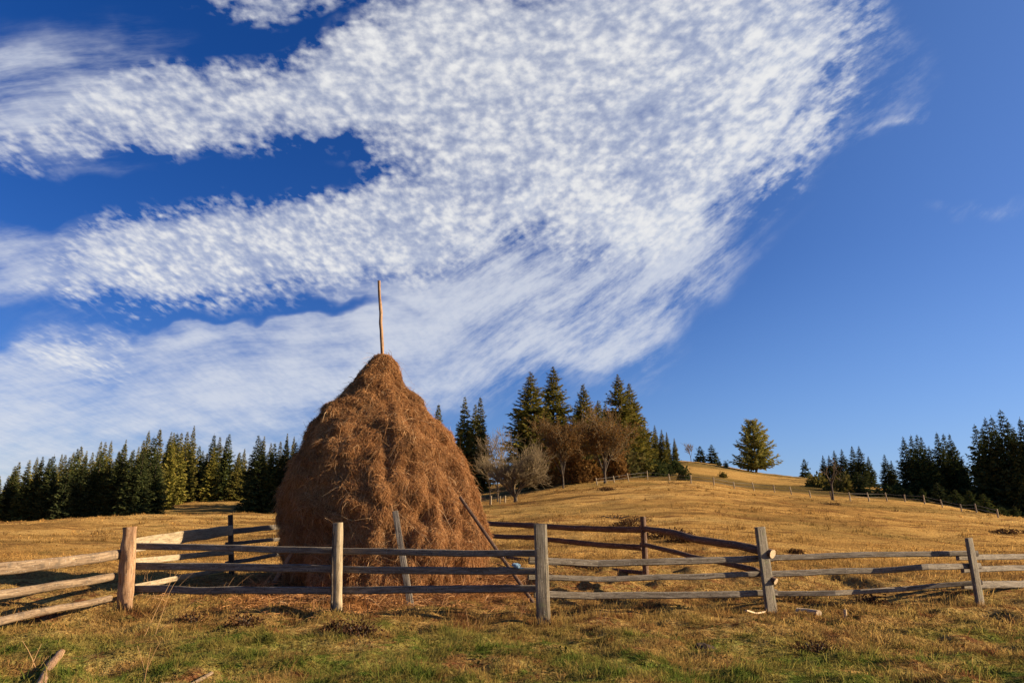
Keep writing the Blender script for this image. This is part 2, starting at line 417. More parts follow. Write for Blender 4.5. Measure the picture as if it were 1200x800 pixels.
g = np.random.default_rng(66); mb = MB(); n = 520
r_ = g.uniform(5.4**1.5, 12**1.5, n)**(1/1.5); a_ = g.uniform(-R(40), R(40), n)
for rr_, aa_ in zip(r_, a_):
    k = int(g.integers(6, 16)); x0, y0 = rr_*math.sin(aa_), rr_*math.cos(aa_)
    if vn(np.array([x0*.7]), np.array([y0*.7]), seed=99)[0] < -.1: continue
    th = g.uniform(0, 6.28, k); l = g.uniform(.03, .075, k); el = g.uniform(.15, .9, k)
    x = x0 + g.normal(0, .05, k); y = y0 + g.normal(0, .05, k); P = np.stack([x, y, H(x, y) + .012], 1)
    d = np.stack([np.cos(th)*np.cos(el), np.sin(th)*np.cos(el), np.sin(el)], 1); sd = np.stack([-np.sin(th), np.cos(th), np.zeros(k)], 1)
    V = np.stack([P, P + d*(l*.5)[:, None] + sd*(l*.22)[:, None], P + d*l[:, None] - [0, 0, .008], P + d*(l*.5)[:, None] - sd*(l*.22)[:, None]], 1); b = np.arange(k)*4
    mb.add(V.reshape(-1, 3), np.stack([b, b+1, b+2, b+3], 1), np.repeat(np.clip(g.normal(.45, .2, k) + g.normal(0, .2), 0, 1), 4))
tag(link('low_weeds', mb.mesh('low_weeds', M['bush'])), kind='stuff')

# ------------------------------------------------------------------ haystack
ST_ROWS = [(416,438,459),(424,431,466),(440,417,473),(455,404,482),(475,385,500),(500,363,526),(525,350,544),(550,339,557),(575,331,567),
           (600,327,573),(620,325.5,573.5),(640,325,573),(660,327,571),(680,330,568),(704,334,566)]
zs, rad, cxs = [], [], []
for py, xl, xr in ST_ROWS:
    L_, R_ = at(xl, py, SY), at(xr, py, SY)
    zs.append(L_[2]); cxs.append((L_[0]+R_[0])/2 - SX); rad.append((R_[0]-L_[0])/2 * math.cos(R(9.5)) * .955 - .055)
zs, rad, cxs = np.array(zs)[::-1], np.array(rad)[::-1], np.array(cxs)[::-1]
GZ = float(H(SX, SY, False)) - .1
zs[0] = min(zs[0], GZ)
ZTOP = zs[-1]
def stack_pt(th, z):
    r = np.interp(z, zs, rad); cx = np.interp(z, zs, cxs)
    x, y = np.cos(th), np.sin(th)
    X, Y = x*r, y*r
    lump = .10*fbm(X*1.5, Y*1.5, z*1.1, seed=70, oct=2) + .13*(.45-np.abs(vn(X*2.7, Y*2.7, z*2.0, seed=75))) + .085*vn(X*5., Y*5., z*3.6, seed=78)
    saw = z*1.25 + .9*fbm(X*.8, Y*.8, z*.5, seed=84, oct=2)
    lump = lump + .05*(1 - (saw - np.floor(saw))) * sstep(.5, 1.3, r) - .035
    side = .05*np.sin(th*3+1.) + .05*vn(x*1.5, y*1.5, z*.6, seed=80)
    k = 1 + (lump + side*.6)/np.maximum(r, .35)*np.clip(r/.8, .25, 1)
    return np.stack([SX + cx + X*k, SY + Y*k, z], -1)
def stack_n(th, z, e=.03):
    a = stack_pt(th+e, z) - stack_pt(th-e, z); b = stack_pt(th, z+e) - stack_pt(th, z-e)
    n = np.cross(a, b); return n / (np.linalg.norm(n, axis=-1, keepdims=True)+1e-9), b/(np.linalg.norm(b, axis=-1, keepdims=True)+1e-9)
stack = thing('haystack', 'tall cone-shaped brown haystack with a bare pole sticking out of its top', 'haystack', (SX, SY, GZ))
nz_, nt_ = 170, 220
Tg, Zg = np.meshgrid(np.arange(nt_)/nt_*2*math.pi, np.linspace(GZ-.1, ZTOP, nz_))
Vs = stack_pt(Tg.ravel(), Zg.ravel()).reshape(nz_, nt_, 3) - [SX, SY, GZ]
idx = np.arange(nz_*nt_).reshape(nz_, nt_); nx = np.roll(idx, -1, 1)
hb = MB(); hb.add(Vs.reshape(-1, 3), [np.stack([idx[:-1], nx[:-1], nx[1:], idx[1:]], -1).reshape(-1, 4), idx[-1]], mat=1)
def strands(g, th, z, ang, Lm, wm, lift, tint):
    n = len(th); P = stack_pt(th, z); N, B = stack_n(th, z)
    S = np.cross(N, B); dn = -B
    d = dn*np.cos(ang)[:, None] + S*np.sin(ang)[:, None]
    l = Lm*g.lognormal(0, .4, n); li = np.abs(g.normal(0, lift, n))
    p0 = P - N*.015; p1 = P + d*(l*.5)[:, None] + N*(li*.6+.012)[:, None]; p2 = P + d*l[:, None] + N*(li+.01)[:, None]
    p2[:, 2] -= l*.18
    tw = g.normal(0, .8, n); sd = np.cross(d, N)
    wv = (sd*np.cos(tw)[:, None] + N*np.sin(tw)[:, None]) * (wm*g.uniform(.6, 1.5, n))[:, None]
    V = np.stack([p0-wv, p0+wv, p1+wv, p1-wv, p2+wv*.4, p2-wv*.4], 1) - [SX, SY, GZ]
    b = np.arange(n)*6
    hb.add(V.reshape(-1, 3), [np.stack([b, b+1, b+2, b+3], 1), np.stack([b+3, b+2, b+4, b+5], 1)], np.repeat(np.clip(tint, 0, 1), 6), mat=0)
g = np.random.default_rng(5)
def sample_stack(n):
    z = g.uniform(GZ+.02, ZTOP-.02, n*3); r = np.interp(z, zs, rad)
    z = z[g.random(n*3) < r/r.max()][:n]; return g.uniform(0, 2*math.pi, len(z)), z
th, z = sample_stack(240000)
cx_, cy_ = np.cos(th)*2.2, np.sin(th)*2.2
field = fbm(cx_*1.6, cy_*1.6, z*1.6, seed=90, oct=2)
strands(g, th, z, field*2.4 + g.normal(0, 1.0, len(th)), .080, .0030, .020, .5 + .22*g.normal(size=len(th)) + .2*vn(cx_*2, cy_*2, z*2, seed=93))
# hanging locks
th0, z0 = sample_stack(2800)
k = 16
th = np.repeat(th0, k) + g.normal(0, .018, len(th0)*k); z = np.clip(np.repeat(z0, k) + g.normal(0, .035, len(th0)*k), GZ+.03, ZTOP-.01)
an = np.repeat(g.normal(0, .75, len(th0)), k) + g.normal(0, .28, len(th))
ti = np.repeat(g.normal(.56, .17, len(th0)), k) + g.normal(0, .14, len(th))
strands(g, th, z, an, .105, .0026, .030, ti)
th, z = sample_stack(2200)
strands(g, th, z, g.uniform(-3, 3, len(th)), .18, .0032, .09, .7 + .2*g.normal(size=len(th)))
th, z = sample_stack(7000)
strands(g, th, z, g.normal(0, 1.1, len(th)), .24, .0024, .03, .78 + .2*g.normal(size=len(th)))
link('hay', hb.mesh('hay', [M['hay'], M['hay_core']]), stack)
mb = MB()
pp = [at(449, 430, SY), at(447.8, 400, SY), at(446.2, 378, SY), at(446.6, 366, SY), at(444.6, 345, SY), at(444.2, 329, SY)]
tube(mb, np.array(pp) - [SX, SY, GZ], .042, .042, (0, 1, 0), 2, 12, .24, 3, .06, .78)
link('pole', mb.mesh('pole', M['warm'], True), stack)
# loose hay lying round the foot
n = 16000
a = g.uniform(0, 2*math.pi, n); q = 2.0 + np.abs(g.normal(0, .75, n)); x = SX + np.cos(a)*q*1.06; y = SY - .1 + np.sin(a)*q*1.12
k = fbm(x*1.3, y*1.3, seed=33) > -.35; x, y, q = x[k], y[k], q[k]; n = len(x)
zz_ = H(x, y) + g.uniform(0, .10, n) * np.clip(3.1-q, .15, 1) + .02
d = g.normal(0, 1, (n, 3)); d[:, 2] *= .25; d /= np.linalg.norm(d, axis=1)[:, None]
l = .17*g.lognormal(0, .4, n); s = np.cross(d, g.normal(0, 1, (n, 3))); s /= np.linalg.norm(s, axis=1)[:, None]; s *= .0045
p = np.stack([x, y, zz_], 1); e = p + d*l[:, None]; mdl = (p+e)/2 + [0, 0, .015]
V = np.stack([p-s, p+s, mdl+s, mdl-s, e+s*.4, e-s*.4], 1); b = np.arange(n)*6
mb = MB(); mb.add(V.reshape(-1, 3), [np.stack([b, b+1, b+2, b+3], 1), np.stack([b+3, b+2, b+4, b+5], 1)], np.repeat(np.clip(g.normal(.5, .22, n), 0, 1), 6))
tag(link('loose_hay', mb.mesh('loose_hay', M['hay'])), kind='stuff')

# ------------------------------------------------------------------ fences
FR = math.pi/180
def rail(parent, pts, hpx, depth=.035, mat='grey', n=3.0, seed=0, wob=.10, taper=1., bow=.005, capmat=None, label=None, name='rail'):
    P = np.array([at(*p) for p in pts]); Dm = np.mean([p[2] for p in pts])
    hh = hpx / F * Dm / 2 * .95
    o = np.array(parent.location)
    mb = MB(); mats = [M[mat]] + ([M[capmat]] if capmat else [])
    tube(mb, P - o, depth, hh, (0, 0, 1), n, 14, wob, seed, .12, taper, bow, capmat=1 if capmat else None)
    r = link(name, mb.mesh(name, mats, False), parent)
    for p_ in r.data.polygons: p_.use_smooth = len(p_.vertices) == 4 and n < 4
    if label: r['label'] = label
    return r
def post(parent, base, top, wpx, thick, facing, mat, n=2., seed=0, wob=.1, taper=.95, label=None, slant=.0):
    """base/top in pixels + distance at base; facing = angle of the fence line"""
    b = hit(*base); D = b[1]; t_ = at(top[0], top[1], D - .03)
    P = np.array([b - [0, 0, .2] , b + (t_-b)*.3, b + (t_-b)*.65, t_])
    P[0, :2] -= (t_-b)[:2]*.15
    nrm = np.array([math.sin(facing), -math.cos(facing), 0])
    o = np.array(parent.location); mb = MB()
    tube(mb, P - o, wpx / F * D / 2 * .95, thick, nrm, n, 16, wob, seed, .06, taper)
    r = link('post', mb.mesh('post', M[mat], False), parent)
    for p_ in r.data.polygons: p_.use_smooth = len(p_.vertices) == 4 and n < 4
    if label: r['label'] = label
    post.last = r
    return b
Bp = {k: hit(*v) for k, v in dict(p1=(146, 717), p2=(394, 722), p3=(636, 727), p4=(903, 715), p5=(1149, 710)).items()}
d1, d2, d3, d4, d5 = [Bp['p%d' % i][1] for i in range(1, 6)]
front = thing('rail_fence', 'long weathered three-rail wooden fence crossing the meadow in front of the haystack', 'fence', Bp['p2'], 'rail fences round the haystack yard')
post(front, (146, 717), (151.5, 617), 18.5, .10, -.2, 'warm', 2.1, 1, .19, .86, 'thick reddish round log post with knots at the left corner')
post(front, (394, 722), (396, 612), 12.5, .075, 0, 'pale', 2.6, 2, .10, .95, 'pale split post with bark on its left edge')
p2o = np.array(front.location); q2 = hit(394, 722); D_ = q2[1]; mb = MB()
tube(mb, np.array([at(389.2, 719, D_-.035), at(389.6, 690, D_-.04), at(390.6, 655, D_-.04), at(391.6, 622, D_-.04)]) - p2o, .022, .05, (0, 1, 0), 2.5, 9, .35, 31, .05, .9)
link('bark', mb.mesh('bark', M['bark'], True), post.last)
post(front, (637, 727), (633, 614), 16.5, .075, .1, 'plank', 5, 3, .05, .92, 'broad square grey post with long cracks')
post(front, (904, 715), (890.5, 617), 15.5, .03, .3, 'plank', 6, 4, .04, .85, 'grey plank post leaning to the left')
post(front, (1149, 710), (1135, 630), 12, .035, .4, 'plank', 6, 5, .04, .85, 'short grey plank post leaning to the left')
D1, D2, D3, D4, D5 = d1+.2, d2+.15, d3+.19, d4+.17, d5+.2
k = 0
for pts, h in [([(156,639.5,D1),(250,642,(D1+D2)/2),(399,645,D2)], 7.5), ([(156,663,D1),(275,664.5,(D1+D2)/2),(400,667,D2)], 8.5), ([(150,690,D1),(300,691.5,(D1+D2)/2),(399,692,D2)], 8),
               ([(390,645.5,D2+.07),(500,646.5,(D2+D3)/2),(640,648,D3)], 7.5), ([(388,666.5,D2+.07),(500,668,(D2+D3)/2),(641,669,D3)], 8), ([(390,691.5,D2+.07),(500,690.5,(D2+D3)/2),(641,689.5,D3)], 8),
               ([(620,656.5,D3+.08),(700,660,D3+.4),(775,657.5,D3+.55),(905,653.5,D4)], 7.5), ([(619,675.5,D3+.08),(700,678,D3+.4),(820,675,D3+.7),(908,672,D4)], 6.2), ([(626,695.5,D3+.08),(700,698,D3+.4),(860,696,D3+.75),(910,694,D4)], 7.5),
               ([(895,653.5,D4+.07),(1020,650,(D4+D5)/2),(1145,648,D5)], 6.3), ([(898,672.5,D4+.07),(1025,668,(D4+D5)/2),(1082,664.5,D5-.7),(1148,662.5,D5)], 6.5), ([(900,695.5,D4+.07),(980,694,(D4+D5)/2-.3),(1060,689.5,(D4+D5)/2+.4),(1150,682,D5)], 5.5),
               ([(1122,653,D5+.07),(1200,652,D5+1.2),(1300,650,D5+2.6)], 6), ([(1128,667.5,D5+.07),(1200,665,D5+1.2),(1300,662,D5+2.6)], 6), ([(1128,685.5,D5+.07),(1200,684,D5+1.2),(1300,681,D5+2.6)], 7.5)]:
    k += 1; rail(front, pts, h, .03, 'grey', 7, 10+k, .085)
side = thing('rail_fence', 'thick rounded log rails of the fence section running off the left edge towards the viewer', 'fence', Bp['p1'] + [-.3, -.6, 0], 'rail fences round the haystack yard')
for j, (pts, h) in enumerate([([(-90,677.5,7.9),(0,666,9.0),(70,659,9.9),(140,649,d1-.02)], 14.5), ([(-90,711,7.9),(0,697,9.0),(133,675,d1-.05)], 11), ([(-90,747,7.9),(0,727,9.0),(129,700.5,d1-.1)], 9.5)]):
    rail(side, pts, h, .05, 'log', 2.3, 40+j, .10, .9, .006)
B1 = hit(271, 677); b1 = B1[1]
back_l = thing('rail_fence', 'board fence in the haystack shadow, running back from the thick left log post', 'fence', B1, 'rail fences round the haystack yard')
post(back_l, (271, 677), (270, 603), 7.5, .06, -1.2, 'brown', 4, 6, .06, .95, 'dark square post of the left back fence')
c1 = d1+.12
for j, (pts, h, mt) in enumerate([([(150,640,c1),(218,628.3,c1+(b1-c1)*.42),(272,621,b1-.1)], 13.5, 'pale'), ([(150,658.5,c1),(218,651.5,c1+(b1-c1)*.42),(272,646.5,b1-.1)], 6.3, 'pale'), ([(154,688,c1),(216,675.5,c1+(b1-c1)*.42),(268,666,b1-.1)], 5.5, 'pale'),
                                  ([(264,623.5,b1+.1),(325,617,b1+.95),(345,614.6,b1+1.3)], 6, 'grey'), ([(264,637,b1+.1),(325,632,b1+.95),(345,630,b1+1.3)], 4, 'grey'), ([(264,660,b1+.1),(325,649.5,b1+.95),(345,646,b1+1.3)], 4.5, 'grey')]):
    rail(back_l, pts, h, .022, mt, 5, 50+j, .05)
B3 = hit(756, 675); b3 = B3[1]
back_r = thing('rail_fence', 'shaded brown pole fence behind the haystack on the right, meeting the leaning plank post', 'fence', B3, 'rail fences round the haystack yard')
post(back_r, (757, 675), (753.5, 605), 7, .055, .7, 'brown', 3, 7, .07, .95, 'dark post where the back rails meet')
for j, (pts, h, dp) in enumerate([([(530,610.5,b3+6.5),(625,616,b3+3.5),(753,620.5,b3+.08)], 6.2, .05), ([(530,624.5,b3+6.5),(625,630,b3+3.5),(753,641.5,b3+.08)], 5.6, .05), ([(560,648,b3+5),(640,658,b3+3),(754,671,b3+.08)], 4, .03),
                                  ([(752,618.5,b3+.1),(885,643.5,d4+.2),(905.5,649,d4-.02)], 8, .075), ([(752,637,b3+.1),(885,668.5,d4+.2),(909.5,681,d4-.02)], 5.6, .055)]):
    rail(back_r, pts, h, dp, 'brown', 2.1, 60+j, .1, 1.15 if j > 2 else 1., .012, 'cut' if j > 2 else None)

# longer uncut grass round the feet of the posts and rails
g = np.random.default_rng(88); mb = MB(); pts = []
for a_, b_ in (('p1', 'p2'), ('p2', 'p3'), ('p3', 'p4'), ('p4', 'p5')):
    u = g.random(1500)[:, None]; pts.append(Bp[a_] + (Bp[b_]-Bp[a_])*u + np.stack([g.normal(0, .1, 1500), g.normal(.05, .16, 1500), np.zeros(1500)], 1))
for q in list(Bp.values()): pts.append(q + np.stack([g.normal(0, .13, 420), g.normal(-.06, .10, 420), np.zeros(420)], 1))
p = np.concatenate(pts); kp = vn(p[:, 0]*1.6, p[:, 1]*1.6, seed=12) > -.25; p = p[kp]; n = len(p); p[:, 2] = H(p[:, 0], p[:, 1]) - .01
th = g.uniform(0, 6.28, n); le = np.abs(g.normal(.5, .35, n)); d = np.stack([np.cos(th)*np.sin(le), np.sin(th)*np.sin(le), np.cos(le)], 1)
l = (.12*g.lognormal(0, .4, n))[:, None]; w = np.stack([-np.sin(th), np.cos(th), 0*th], 1)*.0032
V = np.stack([p-w, p+w, p+d*l*.6+w*.8, p+d*l*.6-w*.8, p+d*l*1.05-[0, 0, 1]*l*.2], 1); b = np.arange(n)*5
mb.add(V.reshape(-1, 3), [np.stack([b, b+1, b+2, b+3], 1), np.stack([b+3, b+2, b+4], 1)], np.repeat(np.clip(g.normal(.5, .22, n), 0, 1), 5))
tag(link('fence_foot_grass', mb.mesh('fence_foot_grass', M['grass'])), kind='stuff')
# leaning props
def prop(name, label, cat, a, b, wpx, thick, mat, n, seed):
    o = a.copy(); o[2] = a[2]
    mb = MB(); D = (a[1]+b[1])/2
    d = (b-a)/np.linalg.norm(b-a)
    tube(mb, np.array([a - d*.12, a + (b-a)*.5, b]) - o, wpx/F*D/2, thick, (0.05, -1, .2), n, 12, .07, seed, .08, .92)
    return tag(link(name, mb.mesh(name, M[mat], False), None, o), label, cat)
prop('prop_board', 'grey narrow board leaning on the front of the haystack, behind the fence rails', 'board', hit(481, 711), at(463, 599, 12.55), 7.5, .022, 'grey', 5, 80)
prop('prop_pole', 'thin dark pole slanting against the right side of the haystack', 'pole', hit(625, 706), at(539, 582, 13.15), 4.2, .022, 'brown', 2, 81)
prop('prop_board', 'short grey board slanting against the shaded left foot of the haystack', 'board', hit(318, 694), at(343, 646, 12.9), 5, .02, 'grey', 5, 82)

# small things on the grass
def lying(name, label, cat, pts, r, mat, n=2., seed=0, up=(0, 0, 1), hz=.03):
    P = []
    for px, py in pts:
        p = hit(px, py); p[2] += hz; P.append(p)
    o = P[0].copy(); mb = MB(); tube(mb, np.array(P) - o, r, r*.8, up, n, 10, .18, seed, .05, .85)
    return tag(link(name, mb.mesh(name, M[mat], True), None, o), label, cat)
lying('fallen_log', 'old reddish brown log half sunk in the grass at the bottom left corner', 'log', [(44, 812), (57, 790), (71, 770)], .04, 'warm', 2., 90, hz=.03)
lying('fallen_branch', 'pale stick lying in green grass at the bottom edge', 'stick', [(185, 812), (225, 799), (248, 789)], .02, 'log', 2, 91, hz=.035)
lying('fallen_branch', 'thin whitish stick lying at the foot of the leaning plank post', 'stick', [(875, 724), (886, 719.5), (898, 715)], .018, 'cut', 2, 92, hz=.075)
lying('wood_chunk', 'pale yellowish wood chunk lying right of the leaning plank post', 'wood chunk', [(934, 717), (946, 719), (960, 722)], .06, 'cut', 3, 93, hz=.085)
p = hit(991, 727); mb = MB(); tube(mb, [(0, 0, -.05), (.005, 0, .08), (.01, 0, .13)], .02, .02, (0, 1, 0), 3, 8, .1, 94, .03)
tag(link('stake', mb.mesh('stake', M['cut'], True), None, p), 'tiny pale stake standing in the brown grass at right', 'stake')
def mound(name, label, cat, px, py, rx, ry, h, mat, seed):
    p = hit(px, py); n = 26; a = np.linspace(0, 2*math.pi, n, endpoint=False); V = []; q = np.linspace(1.15, 0, 9)
    for s in q:
        X = np.cos(a)*rx*s; Y = np.sin(a)*ry*s
        Z = h*(1-s*s)*(1+.35*vn(X*9, Y*9, seed=seed)) + .25*h*vn(X*22, Y*22, seed=seed+1)
        V.append(np.stack([X*(1+.15*vn(X*5, Y*5, seed=seed+2)), Y, Z + H(p[0]+X, p[1]+Y) - p[2] - .02*(s > 1)], 1))
    V = np.concatenate(V); idx = np.arange(len(q)*n).reshape(len(q), n); nx = np.roll(idx, -1, 1)
    mb = MB(); mb.add(V, np.stack([idx[:-1], nx[:-1], nx[1:], idx[1:]], -1).reshape(-1, 4))
    return tag(link(name, mb.mesh(name, M[mat], True), None, p), label, cat)
mound('molehill', 'dark crumbly molehill in the green grass at lower right', 'molehill', 826, 757, .15, .12, .08, 'soil', 1)
mound('molehill', 'small flat dark molehill near the bottom edge below the square post', 'molehill', 733, 784, .11, .09, .045, 'soil', 5)
# blue scrap on the rail
Pb = at(606, 665.2, D3 - .03 + .02); mb = MB()
u, v = np.meshgrid(np.linspace(0, 2*math.pi, 14, endpoint=False), np.linspace(.08, math.pi-.08, 9))
rad_ = 1 + .3*vn(np.cos(u)*np.sin(v)*2.1, np.sin(u)*np.sin(v)*2.1, np.cos(v)*2.1, seed=8)
V = np.stack([.072*rad_**2*np.cos(u)*np.sin(v), .03*rad_*np.sin(u)*np.sin(v), .034*rad_*np.cos(v) + .03 - .028*np.cos(u)*np.sin(v)], -1).reshape(-1, 3)
idx = np.arange(126).reshape(9, 14); nx = np.roll(idx, -1, 1)
mb.add(V, [np.stack([idx[:-1], idx[1:], nx[1:], nx[:-1]], -1).reshape(-1, 4), idx[0], idx[-1][::-1]])
tag(link('plastic_scrap', mb.mesh('plastic_scrap', M['plastic'], False), None, Pb), 'crumpled pale blue plastic scrap caught on the middle rail left of the square post', 'plastic scrap')

# ------------------------------------------------------------------ far wire fence
def wire_fence(label, posts, hpx, D=None, wires=True, lean=None, grp='small field fences'):
    Ps = []
    for i, (px, py) in enumerate(posts):
        if D: q = at(px, py, D); q[2] = float(H(q[0], q[1]))
        else: q = hit(px, py)
        Ps.append(q)
    root = thing('field_fence', label, 'fence', Ps[len(Ps)//2], grp); o = np.array(root.location); gg = np.random.default_rng(len(posts))
    tops = []
    for i, q in enumerate(Ps):
        h = hpx/F*q[1]*gg.uniform(.85, 1.15)*1.05; lx = gg.normal(0, .07) + (lean or 0)*h
        mb = MB(); tube(mb, np.array([q-[0, 0, .2], q+[lx*.5, 0, h*.5], q+[lx, 0, h]])-o, .075, .07, (0, 1, 0), 2.4, 8, .12, i, .2)
        link('post', mb.mesh('post', M['pale'], True), root); tops.append(q+[lx*.9, 0, h*.9]); 
    if wires:
        for f in (.5, .92):
            mb = MB(); L = [q + (t_-q)*f for q, t_ in zip(Ps, tops)]
            tube(mb, np.array(L)-o, .018, .018, (0, 0, 1), 2, 4, 0, 1, 1.5)
            link('wire', mb.mesh('wire', M['wire'], True), root)
    return root
wire_fence('line of small pale fence posts across the right hillside, below the skyline trees',
   [(700,568),(720,566),(737,565),(759,563),(785,563),(810,567),(837,569.5),(861,572),(884,574.5),(908,577),(928,580),(950,583),(975,586),(997,588.5),(1019,588),(1040,588),(1061,589.5),(1084,592),(1105,595),(1127,598.5),(1145,602),(1170,607)], 8.8, None, True, -.1)
wire_fence('short row of pale posts between the haystack and the bare bushy tree', [(563,592),(575,592),(586,591.5),(592,591)], 9, 74, True)
wire_fence('low rail fence under the conifers behind the bare orchard trees', [(640,573),(668,572),(690,571),(712,570)], 7, 100, True)

# ------------------------------------------------------------------ conifers
def conifer(seed, Ht, Rb, z0=.03, prof=.85, up0=.5, up1=-.35, dens=1., spray=.42, gapy=.0, top=1., trunk=.13):
    g = np.random.default_rng(seed); Vs, Ts = [], []
    z = Ht*z0 + .1
    while z < Ht - .15:
        f = (Ht - z)/(Ht*(1-z0)); R_ = Rb * f**prof * (1 + .10*math.sin(z*2.1+seed)) * (.75 if f > .93 else 1)
        R_ = max(R_, .07)
        nb = int(5 + 4*min(1, R_/1.4) * dens + g.random())
        a0 = g.uniform(0, 6.28)
        for b in range(nb):
            if g.random() < gapy: continue
            a = a0 + b/nb*6.283 + g.normal(0, .22); L = R_*g.uniform(.5, 1.15)*(1.25 if g.random() < .06 else 1)
            el = up1 + (up0-up1)*(1-f)**1.4 + g.normal(0, .10)
            dr = np.array([math.cos(a)*math.cos(el), math.sin(a)*math.cos(el), math.sin(el)])
            zz = z + g.normal(0, .1)
            n = max(2, int(L/.20*dens)); s = (np.arange(n)+.6)/n
            s = s[s > (.12 if L > .6 else 0)]; n = len(s)
            sag = .10*L*np.sin(s*2.6)*-1 + .16*L*s**3
            P = np.array([0, 0, zz])[None] + dr[None]*(s*L)[:, None]; P[:, 2] += sag
            for sg in (-1, 1, 0):
                aa = a + sg*g.uniform(.5, 1.1, n); l = spray*(.5+.75*(1-s*.55))*g.uniform(.7, 1.3, n)*min(1, .30+1.25*R_/Rb)
                e2 = g.normal(-.38 if sg else .1, .3, n) + el*.5
                d = np.stack([np.cos(aa)*np.cos(e2), np.sin(aa)*np.cos(e2), np.sin(e2)], 1)
                sd = np.cross(d, g.normal(0, 1, (n, 3)) + [0, 0, 1.2]); sd /= np.linalg.norm(sd, axis=1)[:, None]+1e-6
                w = (l*.20)[:, None]
                Vs.append(np.stack([P - d*.05, P + d*(l*.45)[:, None] + sd*w, P + d*l[:, None], P + d*(l*.45)[:, None] - sd*w], 1))
                Ts.append(np.clip(.25 + .45*s + g.normal(0, .16, n) + .12*(1-f), 0, 1))
        z += g.uniform(.28, .42)*(1 if f > .2 else .75)
    # leader
    V = np.concatenate(Vs); T = np.concatenate(Ts); n = len(V); b = np.arange(n)*4
    mb = MB(); mb.add(V.reshape(-1, 3), np.stack([b, b+1, b+2, b+3], 1), np.repeat(T, 4))
    tk = MB(); tube(tk, np.array([[0, 0, -.6], [0, 0, Ht*.5], [.02, 0, Ht+.1]]), trunk, trunk, (0, 1, 0), 2, 7, .08, seed, .8, .12)
    return mb, tk
VAR = {}
def make_var(kind, i, mat, **kw):
    mb, tk = conifer(**kw)
    VAR[(kind, i)] = (mb.mesh('crown', M[mat]), tk.mesh('trunk', M['bark'], True), kw['Ht'])
for i in range(6): make_var('narrow', i, 'spruce', seed=100+i, Ht=15, Rb=2.1+.25*(i % 3), prof=.85, dens=1.15, spray=.55)
for i in range(5): make_var('low', i, 'dark_spruce', seed=180+i, Ht=13, Rb=2.3+.25*(i % 2), prof=.85, dens=1.2, spray=.5)  # dark needles carry the shade of the left forest's front in their colour
for i in range(4): make_var('broad', i, 'spruce', seed=120+i, Ht=20, Rb=4.0+.4*(i % 2), prof=.82, dens=1.1, spray=.62, up0=.6, up1=-.25, gapy=.1, trunk=.22)
for i in range(4): make_var('skirt', i, 'dark_spruce', seed=140+i, Ht=11, Rb=2.7+.3*(i % 2), z0=.005, prof=.9, dens=1.1, spray=.5)
make_var('larch', 0, 'larch', seed=160, Ht=12, Rb=4.1, z0=.07, prof=.50, dens=.95, spray=.62, up0=.75, up1=.12, gapy=.12, trunk=.22)
for i in range(2): make_var('small', i, 'dark_spruce', seed=170+i, Ht=4, Rb=1.25, z0=.01, prof=.8, dens=1.4, spray=.42, trunk=.06)

def tree(kind, i, px, tip, D, label, group=None, name='spruce_tree', cat='spruce tree', width=1., lean=0):
    q = at(px, tip, D); ztop = q[2]; a = math.atan2(q[0], D); x = q[0]
    zb = float(H(x, D)) - .05; h = max(ztop - zb, 1.)
    cr, tk, Ht = VAR[(kind, i % len([k for k in VAR if k[0] == kind]))]
    r = thing(name, label, cat, (x, D, zb), group, rng.uniform(0, 6.28))
    s = h/Ht; r.scale = (s*width, s*width, s)
    link('trunk', tk, r); link('crown', cr, r)
    return r
def nth(k):
    w = ['first','second','third','fourth','fifth','sixth','seventh','eighth','ninth','tenth','eleventh','twelfth','thirteenth','fourteenth','fifteenth','sixteenth','seventeenth','eighteenth','nineteenth','twentieth']
    if k < 20: return w[k]
    t_ = {2: 'twenty', 3: 'thirty', 4: 'forty', 5: 'fifty'}[(k+1)//10]
    return {2: 'twentieth', 3: 'thirtieth', 4: 'fortieth', 5: 'fiftieth'}[(k+1)//10] if (k+1) % 10 == 0 else t_ + '-' + w[(k+1) % 10 - 1]
LT = [(0,557),(7,568),(18,546),(23,541),(35,539),(44,535),(49,540),(58,537),(66,544),(73,532),(77,533),(87,529),(96,522),(102,528),(109,530),(119,517),(124,518),(131,516),(140,528),(148,515),(155,529),(163,523),(169,516),(175,504),(188,502),(201,506),(204,507),(213,507),(220,506),(228,498),(243,530),(251,524),(258,512),(266,512),(280,531),(287,525),(292,542),(310,511),(318,519),(329,517),(337,508),(345,511),(358,505)]
gg = np.random.default_rng(21); VISL = 'spruces of the forest row on the left'
for k, (px, tip) in enumerate(LT):
    D = {True: gg.uniform(112, 128), False: gg.uniform(128, 150)}[px < 205 and k % 2 == 0] if px < 240 else gg.uniform(135, 155)
    if px > 300: D = gg.uniform(110, 135)
    look = 'topping its neighbours' if tip < np.interp(px, [0, 100, 200, 350], [540, 522, 505, 511]) else 'level with its neighbours'
    tree('narrow', k, px, tip, D, f'narrow spruce {look}, {nth(k)} treetop from the left of the left forest', VISL, width=gg.uniform(.8, 1.45))
fill = [(x + gg.uniform(-4, 4)) for x in np.arange(-60, 362, 7.5)]
for k, px in enumerate(fill):
    if 238 < px < 295 and k % 2: continue
    tip = np.interp(px, [-60, 0, 100, 200, 350], [566, 556, 530, 514, 518]) + gg.uniform(-8, 16)
    D = gg.uniform(104, 112) if px < 190 or px > 300 else gg.uniform(142, 155)
    tree('low', k, px, tip, D, 'low spruce, needles coloured dark for the shadowed front of the left forest, among taller ones', 'low spruces in the dark foot of the left forest', width=gg.uniform(1.1, 1.5))
